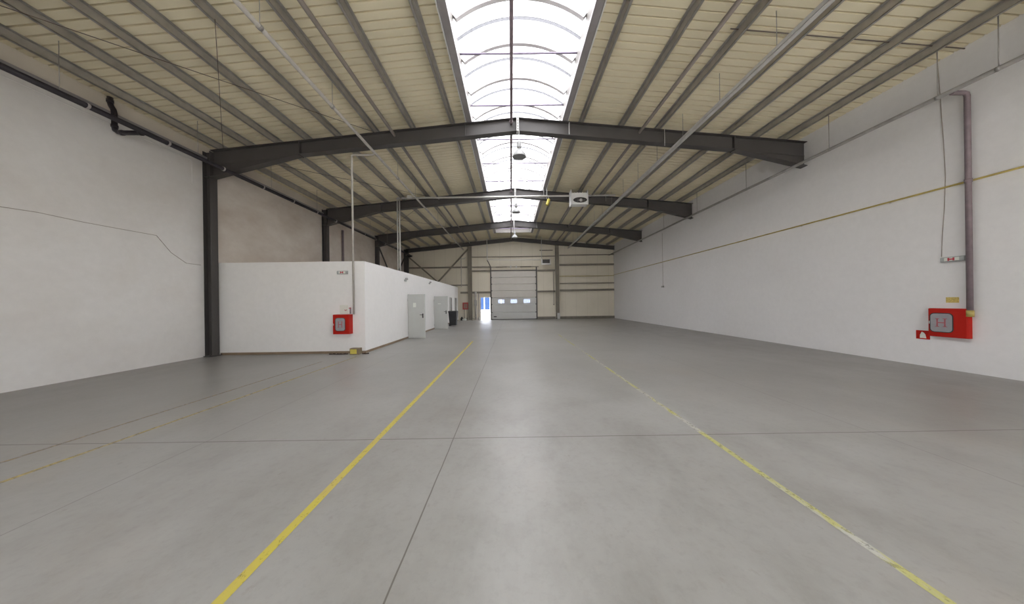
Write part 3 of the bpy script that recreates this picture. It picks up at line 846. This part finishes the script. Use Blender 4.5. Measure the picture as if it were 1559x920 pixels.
for px, L, w, lb, sd in ((504.5, 0.16, 0.07, 'short dark scrap on the floor, farthest left of the office cabinet', 1), (519, 0.42, 0.12, 'long dark scrap lying left of the brown and yellow case', 2), (556, 0.2, 0.06, 'thin dark scrap lying right of the brown and yellow case', 3)):
    X_, _ = atY(px, 538, 9.62); scrap(X_, 9.66, L, w, 0.03, 0.05, lb, sd)

# wheelie bin
x, z = atY(689.2, 496.3, 20.6)
t = thing('wheelie_bin', (x, 20.9, 0), 'black wheeled bin beside the second open office door', 'bin')
m = MB(); n = 0
A = [(-0.21, -0.24), (0.21, -0.24), (0.21, 0.22), (-0.21, 0.22)]; B = [(-0.28, -0.34), (0.28, -0.34), (0.28, 0.32), (-0.28, 0.32)]
m.v = [(a, b, 0.06) for a, b in A] + [(a, b, 0.96) for a, b in B]; m.f = [(3,2,1,0),(4,5,6,7)] + [(i, (i+1)%4, 4+(i+1)%4, 4+i) for i in range(4)]; m.sm = [False]*6
m.build('body', M['bin'], t, 0.015)
MB().box(-0.29, 0.29, -0.35, 0.33, 0.93, 0.97).build('rim', M['bin'], t, 0.008)
MB().prism([(-0.36, 0.97), (0.34, 0.97), (0.36, 0.99), (0.20, 1.04), (-0.25, 1.05), (-0.36, 0.99)], 0, -0.28, 0.28).build('lid', M['bin'], t, 0.008)
MB().tube([(-0.28, 0.05, 0.98), (-0.42, 0.05, 1.0), (-0.42, 0.25, 1.0), (-0.28, 0.25, 0.98)], 0.018, 8).build('handle', M['bin'], t)
for s in (-0.2, 0.2):
    MB().tube([(-0.27, s+0.1, 0.1), (-0.215, s+0.1, 0.1)], 0.1, 16).build('wheel', M['dark_rubber'], t)

# ================================================================== FLOOR LINES
def fline(x, y0, y1, w, mat, label, name='floor_line'):
    m = MB(); k = max(2, int((y1-y0)/0.5))
    for i in range(k):
        a, b = y0+(y1-y0)*i/k, y0+(y1-y0)*(i+1)/k
        m.quad((-w/2, a, 0.0), (w/2, a, 0.0), (w/2, b, 0.0), (-w/2, b, 0.0))
    o = m.build(name, mat); o.location = (x, 0, 0.0015)
    return tag(o, label, 'floor marking', 'painted lines on the floor')
fline(-1.60, -3, 12.5, 0.068, M['line_yellow'], 'strong yellow line painted along the floor left of the centre')
fline(2.265, -3, 15, 0.06, M['line_pale'], 'pale patchy yellow line painted along the floor right of the centre')
fline(-4.72, -3, 9.2, 0.055, M['line_faint'], 'worn ochre line on the left floor, nearer the centre of the two')
fline(-5.32, -3, 8.5, 0.05, M['line_ghost'], 'fainter ochre line on the left floor, nearer the left wall')

# ================================================================== LAMPS
def highbay(y, zr, label):
    t = thing('high_bay_lamp', (RX+0.05, y, zr), label, 'pendant lamp', 'bell shaped pendant lamps under the ridge')
    prof = [(0.215, 0.0), (0.213, 0.03), (0.195, 0.085), (0.16, 0.145), (0.11, 0.195), (0.065, 0.225), (0.05, 0.25), (0.05, 0.262)]
    MB().lathe(prof + [(0.0, 0.262)], seg=28).build('reflector', M['reflector'], t)
    MB().lathe([(0.209, 0.012), (0.12, 0.004), (0.0, 0.0)], seg=28).build('cover_glass', M['reflector_in'], t)
    MB().tube([(0, 0, 0.25), (0, 0, 0.29)], 0.028, 10).build('lamp_holder', M['light_metal'], t)
    MB().lathe([(0, 0.29), (0.072, 0.29), (0.075, 0.31), (0.075, 0.46), (0.07, 0.475), (0, 0.48)], seg=20).build('gear_housing', M['reflector'], t)
    top = RZ - 0.5
    MB().tube([(0, 0, 0.475), (0.0, 0, top-zr+0.02)], 0.008, 6).build('suspension_rod', M['light_metal'], t)
    b = MB().box(-0.07, -0.045, 0.08, 0.09, top-zr-0.06, RZ-zr+0.0).box(-0.02, 0.005, 0.08, 0.09, top-zr-0.0, RZ-zr)
    for i in range(5): b.box(-0.045, -0.02, 0.082, 0.088, top-zr+0.05+i*0.09, top-zr+0.08+i*0.09)
    b.box(-0.07, 0.012, -0.012, 0.09, top-zr, top-zr+0.012)
    b.build('bracket', M['light_metal'], t)
    return t
highbay(9.47, 6.14, 'nearest bell shaped metal lamp hanging under the ridge')
highbay(15.48, 6.17, 'second bell shaped metal lamp, beyond the first frame')
highbay(21.53, 6.17, 'farthest bell shaped metal lamp, before the far wall')

# ================================================================== CROSS TUBE, HEATERS, YELLOW CYLINDER
CY, CZ = 15.32, 6.955
xl_, _ = atY(605.5, 303, CY); xr_ = TX
loc = (xl_, CY, CZ)
t = thing('cross_tube', loc, 'horizontal light grey tube across the hall in front of the second frame', 'tube')
local(MB().tube([(xl_-0.0, CY, CZ-0.02), (xr_+0.1, CY, CZ)], 0.045, 10), loc).build('tube_run', M['light_metal'], t)
for dx in (-0.02, 0.09):
    local(MB().tube([(xl_+dx, CY, CZ), (xl_+dx, CY, OZ+0.02)], 0.03 if dx < 0 else 0.036, 10), loc).build('drop_pipe', M['light_metal'], t)
local(MB().box(xl_-0.06, xl_+0.14, CY-0.05, CY+0.05, OZ, OZ+0.03), loc).build('foot_flange', M['light_metal'], t)
x, _ = atY(624, 297, CY)
local(MB().box(x-0.12, x+0.12, CY-0.06, CY+0.06, CZ-0.06, CZ+0.10), loc).build('joint_box', M['light_metal'], t)
for px in (609, 922.5, 828):
    x, _ = atY(px, 300, CY); hanger(t, x, CY, CZ-0.3 if px > 900 else CZ, zdeck(x)-0.01, loc, 0.012, 'light_metal')
def heater(loc, w, h, d, label, front_fan):
    t = thing('fan_heater', loc, label, 'heater', None)
    MB().box(-w/2+0.02, w/2-0.02, -d/2+0.02, d/2, -h/2, h*0.30).build('casing', M['white_paint'], t, 0.01)
    for s in (-1, 1):
        MB().prism([(-d/2-0.05, -h/2-0.02), (d/2+0.05, -h/2-0.02), (d/2+0.05, h/2), (-d/2+0.02, h/2), (-d/2-0.05, h*0.2)], 0, s*w/2-0.012, s*w/2+0.012).build('side_plate', M['white_paint'], t)
    if front_fan:
        # round fan set low in the front
        k = 22; pts = [(0.03+0.34*math.cos(math.pi*2*i/k), -h*0.20+0.13*math.sin(math.pi*2*i/k)) for i in range(k)]
        g = MB().prism(pts, 1, -d/2+0.005, -d/2+0.02).build('fan_opening', M['heater_dark'], t)
        MB().tube([(0.06, -d/2-0.012, -h*0.22), (0.06, -d/2+0.004, -h*0.22)], 0.07, 14).build('fan_hub', M['white_paint'], g)
        for i in range(5):
            a = 2*math.pi*i/5
            MB().bar((0.06, -d/2-0.002, -h*0.22), (0.06+0.22*math.cos(a), -d/2-0.002, -h*0.22+0.085*math.sin(a)), 0.012, 0.045, (0, 1, 0)).build('fan_blade', M['grey_pipe'], g)
        m = MB()
        for i in range(6): m.box(-w/2+0.1+i*0.13, -w/2+0.17+i*0.13, -0.1, 0.1, h*0.30, h*0.36+0.02*(i % 2))
        m.build('top_connections', M['heater_dark'], t)
    else:
        m = MB()
        m.box(-w/2+0.09, w/2-0.04, -d/2+0.005, -d/2+0.02, -h*0.42, h*0.28)
        g = m.build('outlet_grille', M['heater_dark'], t)
        m = MB()
        for i in range(8): m.box(-w/2+0.11, w/2-0.07, -d/2-0.006, -d/2+0.004, -h*0.33+i*h*0.075, -h*0.33+i*h*0.075+0.012)
        m.build('louvre_blades', M['steel'], g)
        MB().box(-w/2-0.02, w/2+0.06, -d/2-0.08, d/2, -h/2-0.07, -h/2-0.02).build('drip_tray', M['white_paint'], t)
    return t
x0, zt0 = atY(869.5, 289, 14.8); x1, zb0_ = atY(895, 311, 14.8)
hn = heater(((x0+x1)/2, 14.98, (zt0+zb0_)/2), x1-x0, zt0-zb0_, 0.42, 'white fan heater hanging in front of the second frame', True)
for s in (-0.25, 0.25):
    MB().box(s-0.02, s+0.02, 0.18, CY-14.98-0.03, CZ-hn.location.z-0.03, CZ-hn.location.z+0.03).build('mounting_hook', M['light_metal'], hn)
# cylinder
x, z = atY(834.3, 308, 15.25)
t = thing('yellow_cylinder', (x, 15.25, z), 'yellow cylinder hanging tilted from the cross tube near the skylight', 'cylinder')
c = MB().lathe([(0, -0.17), (0.07, -0.17), (0.078, -0.16), (0.078, 0.15), (0.065, 0.17), (0, 0.175)], seg=20).build('cylinder_body', M['yellow'], t)
c.rotation_euler = (math.radians(-10), math.radians(18), 0)
MB().tube([(0.04, 0.03, 0.14), (0.03, 0.06, CZ-z-0.04)], 0.015, 6).build('hook', M['light_metal'], t)
x, z = atY(832.5, 292, 15.3)
o = MB().tube([(-0.04, 0, 0.33), (0, 0, 0.25), (0, 0, -0.22)], 0.028, 8).build('tube_stub', M['light_metal']); o.location = (x, 15.3, CZ+0.26)
tag(o, 'short bent light tube standing above the yellow cylinder', 'tube')

# far heater, above and right of the sectional door
x0, zt0 = atY(824, 394.3, 27.2); x1, zb0_ = atY(837, 402, 27.2)
hl = ((x0+x1)/2, 27.1, (zt0+zb0_)/2)
hf = heater(hl, x1-x0, zt0-zb0_, 0.45, 'white heater with dark grille hanging right of the sectional door', False)
MB().tube([(-0.36, 0, 0.1), (-0.36, 0, zdeck(hl[0]-0.36)-0.01-hl[2])], 0.03, 6).build('suspension_rod', M['light_metal'], hf)

# sag rod and thin wires
def wire(name, pts, r, mat, label, cat, **k):
    return tag(MB().tube(pts, r, 5).build(name, M[mat]), label, cat, **k)
a = []
for px, py in ((1100, 59), (1240, 74), (1400, 91), (1470, 99)):
    u, v = uv(px, py); X_ = (RZ+0.15+SL*RX-CAM_Z)*u/(v+SL*u); a.append((X_, 6.25, zdeck(X_)-0.035))
wire('sag_rod', a, 0.012, 'cable', 'thin brown rod under the deck across the right roof side', 'rod')
def brace(x0, y0, x1, y1, label, r=0.008):
    p = [(x0+(x1-x0)*i/6, y0+(y1-y0)*i/6) for i in range(7)]
    wire('brace_rod', [(x, y, ztop(x)-0.03) for x, y in p], r, 'cable', label, 'rod', group='diagonal brace rods below the purlins')
brace(-4.2, 9.57, -9.4, 3.9, 'thin diagonal brace rod below the purlins of the nearest left bay')
brace(-4.25, 21.63, -9.2, 15.86, 'diagonal brace rod falling to the left between second and third frames')
brace(-9.2, 21.63, -4.25, 15.86, 'diagonal brace rod rising to the left between second and third frames')
brace(-3.9, 15.58, -9.2, 9.86, 'diagonal brace rod between the first and second frames on the left')
wire('hanging_cable', [(-5.42, 5.62, ztop(-5.42)-0.005), (-8.98, 9.52, ztop(-8.98)-0.03)], 0.006, 'cable', 'thin cable slanting below the left purlins to the nearest column head', 'cable')

# small white plates on the rafters
x, z = atY(1012.5, 208, 9.55)
wire('hanging_wire', [(x, 9.56, z+0.28), (x, 9.56, z-0.28)], 0.008, 'light_metal', 'short pale strip hanging on the front of the nearest rafter, right side', 'wire')

# left wall: downpipe and braces in the last bays
x, _ = atY(526.5, 370, 17.3)
loc = (XL+0.08, 17.4, 3.05)
o = local(MB().tube([(XL+0.08, 17.4, 3.005), (XL+0.08, 17.4, 5.85)], 0.06, 12), loc).build('downpipe', M['purple_pipe']); o.location = loc
tag(o, 'brown vertical downpipe on the left wall behind the office block', 'pipe')
def strut(p, q, label, w=0.09, mat='steel', group='diagonal bracing near the far left corner'):
    o = MB().bar(p, q, w, w*0.7, (1, 0, 0) if abs(p[0]-q[0]) < 0.01 else (0, 1, 0)).build('brace', M[mat]); tag(o, label, 'brace', group)
strut((XL+0.1, 21.95, 5.9), (XL+0.1, 25.1, 3.04), 'steel brace on the left wall falling towards the far corner')
strut((XL+0.2, 27.35, 5.9), (XL+0.2, 24.2, 3.04), 'steel brace on the left wall rising towards the far corner')

# ================================================================== FAR WALL
YW = YF - 0.02
YG = 27.62
def fx(px, y=YW): return atY(px, 430, y)[0]
def fz(px, py, y=YW): return atY(px, py, y)[1]
for (p0, p1, lb) in ((712.6, 718.4, 'grey steel post of the far wall between the bracing and the exit door'), (846.0, 851.0, 'grey steel post of the far wall right of the white heater')):
    xa, xb = fx(p0, YG), fx(p1, YG)
    t = thing('gable_post', ((xa+xb)/2, YG, 0), lb, 'steel post', 'steel posts on the far wall')
    w = (xb-xa)/2; zt_ = ztop((xa+xb)/2)-0.36
    MB().box(-w, -w+0.016, -0.1, 0.16, 0.02, zt_).box(w-0.016, w, -0.1, 0.16, 0.02, zt_).box(-w+0.016, w-0.016, 0.02, 0.032, 0.02, zt_).build('post', M['girt'], t)
    MB().box(-w-0.01, w+0.03, -0.13, 0.17, 0, 0.02).build('base_plate', M['girt'], t)
# protective sleeve at the right post's foot
xa, xb = fx(847.5, 27.4), fx(852, 27.4)
o = MB().box(-0.12, 0.12, -0.05, 0.05, 0, 0.55).build('post_guard', M['light_metal'], None, 0.01); o.location = ((xa+xb)/2+0.02, 27.42, 0)
tag(o, 'pale guard box at the foot of the right far-wall post', 'guard')
def girt(px0, px1, py, h, label, mat='girt', d=0.1):
    pm = (px0+px1)/2
    xa, xb = fx(px0), fx(px1); z = fz(pm, py)
    xa = max(xa, XL+0.01); xb = min(xb, XR-0.01)
    o = MB().box(0, xb-xa, 0, 0.008, -h/2, h/2).box(0, xb-xa, -d, 0.008, h/2-0.008, h/2).box(0, xb-xa, -d, 0.0, -h/2, -h/2+0.008).box(0, xb-xa, -d, -d+0.008, -h/2, h/2)
    o = o.build('wall_rail', M[mat]); o.location = (xa, YW-0.0, z)
    return tag(o, label, 'rail', 'horizontal rails on the far wall')
girt(852, 936, 388.3, 0.07, 'thin top rail on the far wall, right of the right post')
girt(852, 936, 403.0, 0.16, 'upper thick rail on the far wall, right of the right post')
girt(852, 936, 431.3, 0.10, 'lower thin rail on the far wall, right of the right post')
girt(852, 936, 441.7, 0.17, 'lower thick rail on the far wall, right of the right post')
girt(852, 936, 420.3, 0.05, 'faint ochre pipe-thin rail on the far wall, right of the right post', 'yellow_pipe', 0.04)
girt(719, 845, 391.0, 0.06, 'thin rail on the far wall above the heater and cable')
girt(818, 845, 412.0, 0.16, 'short thick rail on the far wall below the white heater')
girt(818, 845, 443.8, 0.16, 'short lower rail on the far wall, right of the sectional door')
girt(719, 748, 412.8, 0.14, 'short upper rail on the far wall, left of the sectional door')
girt(701, 748, 445.6, 0.17, 'lower rail on the far wall above the exit door')
girt(621, 712, 407.8, 0.13, 'upper rail on the far wall behind the bracing')
girt(670, 712, 434.6, 0.10, 'short rail on the far wall just above the office block end')
girt(822, 842, 381.3, 0.06, 'short thin rail high on the far wall above the white heater')
girt(719, 748, 406.8, 0.08, 'short thin rail just left of the sectional door top')
# kerbs
for a, b, nm in ((XR-0.005, fx(852), 'baseboard_far_right'), (fx(845), SD1+0.12, 'baseboard_far_middle')):
    x0, x1 = sorted((a, b)); struct(MB().box(x0, x1, YF-0.10, YF-0.001, 0, 0.22).build(nm, M['far_kerb']), 'grey concrete kerb at the foot of the far wall')
# far wall diagonal braces
def farbrace(p, q, lb):
    (xa, za), (xb, zb) = atY(*p, 27.55), atY(*q, 27.55)
    strut((xa, 27.55, za), (xb, 27.55, zb), lb, 0.12, 'girt')
farbrace((618, 388), (696, 455), 'steel brace on the far wall falling to the right behind the office')
xa, za = atY(713, 379, 27.48); xb, zb = atY(625, 476, 27.48)
strut((xa, 27.44, za), (xb, 27.44, zb), 'steel brace on the far wall rising to the right post', 0.13, 'girt')
x, z = atY(704.5, 394, 27.3)
t = thing('roof_drain_elbow', (x, 27.3, z), 'small pale bent pipe high on the far wall beside the bracing', 'pipe')
z2 = atY(704.5, 437, 27.3)[1]
MB().tube([(0.25, 0, 0.1), (0.12, 0, 0.0), (-0.12, 0, -0.02), (-0.2, 0, 0.05)], 0.04, 8).build('bend', M['light_pipe'], t)
MB().tube([(-0.15, 0, 0.0), (-0.15, 0, z2-z)], 0.03, 8).build('down_run', M['light_pipe'], t)

# sectional door
t = bpy.data.objects.new('door_1', None); COL.objects.link(t); struct(t, 'large closed cream sectional door with three small windows')
YD = YF-0.10
t.location = ((SD0+SD1)/2, YD, 0)
edges = [412.7, 422.6, 432.8, 442.9, 453.4, 463.7, 475.8, 487.4]
W = (SD1-SD0)/2
zz = [fz(782, e, YD) for e in edges]; zz[-1] = 0.015
names = [(758, 767.5), (777, 786.8), (796.8, 806.6)]
cxm = (SD0+SD1)/2
for i in range(7):
    z1, z0 = zz[i], zz[i+1]
    mat = M['door_panel'] if i < 4 else M['door_panel_low']
    if i != 4:
        p = MB().prism([(0.0, z0+0.02), (-0.012, z0+0.045), (-0.012, z1-0.045), (0.0, z1-0.02), (0.03, z1), (0.045, z1), (0.045, z0), (0.03, z0)], 0, -W, W).build('door_section', mat, t)
    else:
        wz1, wz0 = fz(782, 455.8, YD), fz(782, 461.6, YD)
        holes = [(fx(a, YD)-cxm, fx(b, YD)-cxm) for a, b in names]
        m = MB().box(-W, W, -0.01, 0.045, z0, wz0).box(-W, W, -0.01, 0.045, wz1, z1)
        xs = [-W] + [q for h in holes for q in h] + [W]
        for k in range(0, len(xs), 2): m.box(xs[k], xs[k+1], -0.01, 0.045, wz0, wz1)
        p = m.build('door_section', mat, t)
        for a, b in holes:
            f = 0.03
            MB().box(a-f, b+f, -0.02, -0.01, wz0-f, wz0).box(a-f, b+f, -0.02, -0.01, wz1, wz1+f).box(a-f, a, -0.02, -0.01, wz0, wz1).box(b, b+f, -0.02, -0.01, wz0, wz1).build('window_frame', M['door_panel'], p)
            MB().box(a, b, 0.01, 0.016, wz0, wz1).build('window_pane', M['pane'], p)
    for s in (-1, 1):
        MB().box(s*(W-0.02)-0.045, s*(W-0.02)+0.045, -0.03, -0.012, z0-0.02, z0+0.06).build('hinge', M['steel'], p)
x, z = atY(754, 482.3, YD)
MB().box(-0.14, 0.14, -0.03, -0.012, -0.045, 0.045).build('grip', M['dark_rubber'], t, 0.01).location = (x-cxm, 0, z)
zh = fz(782, 406.5, YD)
for s in (-1, 1):
    MB().box(s*(W+0.06)-0.05, s*(W+0.06)+0.05, -0.09, 0.05, 0, zh).build('guide_rail', M['steel'], t)
MB().box(-W-0.05, W+0.05, -0.06, -0.01, zz[0]+0.0, zz[0]+0.09).build('lintel_seal', M['steel'], t)
MB().tube([(-W-0.2, -0.16, zh-0.02), (W+0.25, -0.16, zh-0.02)], 0.035, 10).build('spring_shaft', M['girt'], t)
for x in (-0.25, 0.25): MB().box(x-0.05, x+0.05, -0.2, -0.05, zh-0.12, zh+0.1).build('shaft_bracket', M['light_metal'], t)
for s in (-1, 1): MB().tube([(s*W*0.55-0.5, -0.16, zh-0.02), (s*W*0.55+0.5, -0.16, zh-0.02)], 0.055, 12).build('torsion_spring', M['girt'], t)
MB().box(-W-0.02, W+0.02, -0.03, 0.06, 0.001, 0.05).build('bottom_seal', M['dark_rubber'], t)
# horizontal track stays
xa, za = atY(741.5, 396, 27.3); xb, zb = atY(822, 395.8, 27.3)
o = MB().tube([(xa, 27.3, za), (xb, 27.3, zb)], 0.022, 6).build('crossing_cable', M['white_paint']); tag(o, 'white horizontal cable above the sectional door', 'cable')
x0_, z0_ = atY(741.3, 364, 27.25)
o = MB().tube([(x0_, 27.25, z0_), (x0_, 27.25, za+0.0)], 0.035, 6).build('drop_rod', M['white_paint']); tag(o, 'white rod hanging down left of the sectional door', 'rod')
x1_, z1_ = atY(747.5, 407.5, 27.5)
o = MB().bar((xa, 27.3, za), (x1_, 27.56, z1_), 0.05, 0.05).build('track_stay', M['steel']); tag(o, 'short dark stay bar at the upper left corner of the sectional door', 'stay')
x2_, z2_ = atY(842.5, 413, YF-0.12); z3_ = atY(842.5, 464, YF-0.12)[1]
t = thing('chain_hoist_loop', (x2_, YF-0.15, z3_), 'thin hanging door chain left of the right far-wall post', 'chain')
MB().tube([(-0.02, 0, z2_-z3_), (-0.02, 0, 0.04), (0, 0, 0), (0.03, 0, 0.04), (0.03, 0, z2_-z3_)], 0.012, 6).build('chain', M['cable'], t)
MB().tube([(0.0, 0.0, -0.03), (0.0, 0, 0.05)], 0.05, 8).build('chain_weight', M['cable'], t)

# exit doorway: frame and outside leaf
t = bpy.data.objects.new('door_2', None); COL.objects.link(t); struct(t, 'open exit doorway left of the sectional door')
t.location = (DX0, YF, 0); w = DX1-DX0
MB().box(-0.05, 0.0, -0.02, 0.13, 0, DZ+0.05).box(w, w+0.05, -0.02, 0.13, 0, DZ+0.05).box(0, w, -0.02, 0.13, DZ, DZ+0.05).build('door_frame', M['white_paint'], t)
MB().box(0, w, -0.02, 0.13, 0.0, 0.02).build('threshold', M['light_metal'], t)
# red hose cabinet on the far wall
xa, za = atY(704.4, 471.4, YF-0.2); xb, zb = atY(713.0, 460.8, YF-0.2)
cl = ((xa+xb)/2, YF-0.06, za)
t = thing('hose_cabinet', cl, 'dull red framed hose cabinet at the far end of the office block', 'fire hose cabinet')
w = (xb-xa)/2; h = zb-za
MB().box(-w, w, -0.14, 0.055, 0, h).build('body', M['red_far'], t, 0.006)
MB().box(-w+0.1, w-0.1, -0.15, -0.14, 0.1, h-0.1).build('viewing_panel', simple('dusty_red_glass', (0.30, 0.16, 0.13), 0.4), t)
for s in (-0.12, 0.12): MB().tube([(s, -0.05, 0), (s, -0.05, -za+0.02)], 0.022, 8).build('leg', M['girt'], t)

# pipes and fittings along the foot of the far wall between cabinet and exit
for px, ztop_, r, mat, lb in ((724.0, 444.5, 0.10, 'light_pipe', 'wide tan vertical duct between the far post and the exit door'), (728.5, 447, 0.018, 'purple_pipe', 'thin reddish vertical pipe left of the exit door')):
    x = fx(px, YF-0.15); z = fz(px, ztop_, YF-0.15)
    o = MB().tube([(0, 0, 0), (0, 0, z)], r, 12).build('vertical_pipe', M[mat]); o.location = (x, YF-0.15, 0); tag(o, lb, 'pipe')
xd = fx(723.8, YF-0.3)
t = thing('wall_switch_box', (xd, YF-0.26, 1.55), 'grey electrical box on the tan duct near the exit door', 'switch box')
MB().box(-0.13, 0.13, -0.06, 0.0, -0.25, 0.25).build('housing', M['grey_pipe'], t, 0.01)
items = [(702.5, 27.3, 0.32, 0.12, 'dark_rubber', 'dark short post-like fitting at the office block end'), (706.5, 27.2, 0.16, 0.18, 'paper', 'small pale bundle on the floor below the hose cabinet'),
         (711.5, 27.35, 0.22, 0.14, 'girt', 'brown floor fitting under the right side of the hose cabinet'), (719.5, 27.35, 0.20, 0.12, 'girt', 'small brown fitting on the floor beside the far post'), (728.5, 27.4, 0.30, 0.12, 'light_pipe', 'small tan fitting on the floor beside the exit door')]
for px, y, h, w, mat, lb in items:
    x = fx(px, y); t = thing('floor_fitting', (x, y, 0), lb, 'fitting', 'small fittings on the floor at the far left')
    MB().lathe([(w, 0), (w, h*0.5), (w*0.6, h*0.7), (w*0.55, h), (0, h)], seg=12).build('fitting_body', M[mat], t)
    MB().tube([(-w*1.1, 0, h*0.55), (w*1.1, 0, h*0.55)], w*0.28, 8).build('side_spout', M[mat], t)

# ================================================================== OUTSIDE
struct(MB().box(-60, 60, YF+0.13, 130, -0.25, -0.02).box(-60, 60, -90, YB-0.31, -0.25, -0.02).build('ground', M['outside']), 'bright concrete yard outside, its part behind the viewer added to bounce light')  # second slab is unseen, added to bounce light through the gateway
t = thing('blue_building', (-8, 66, 0), 'blue building across the yard seen through the exit doorway', 'building')
MB().box(-25, 25, 0, 8, 0, 9).build('wall', M['blue_wall'], t)
for i in range(9): MB().box(2.2-0.045+(i-4)*1.22, 2.2+0.045+(i-4)*1.22, -0.3, -0.001, 0, 9).build('white_pilaster', M['white_paint'], t)
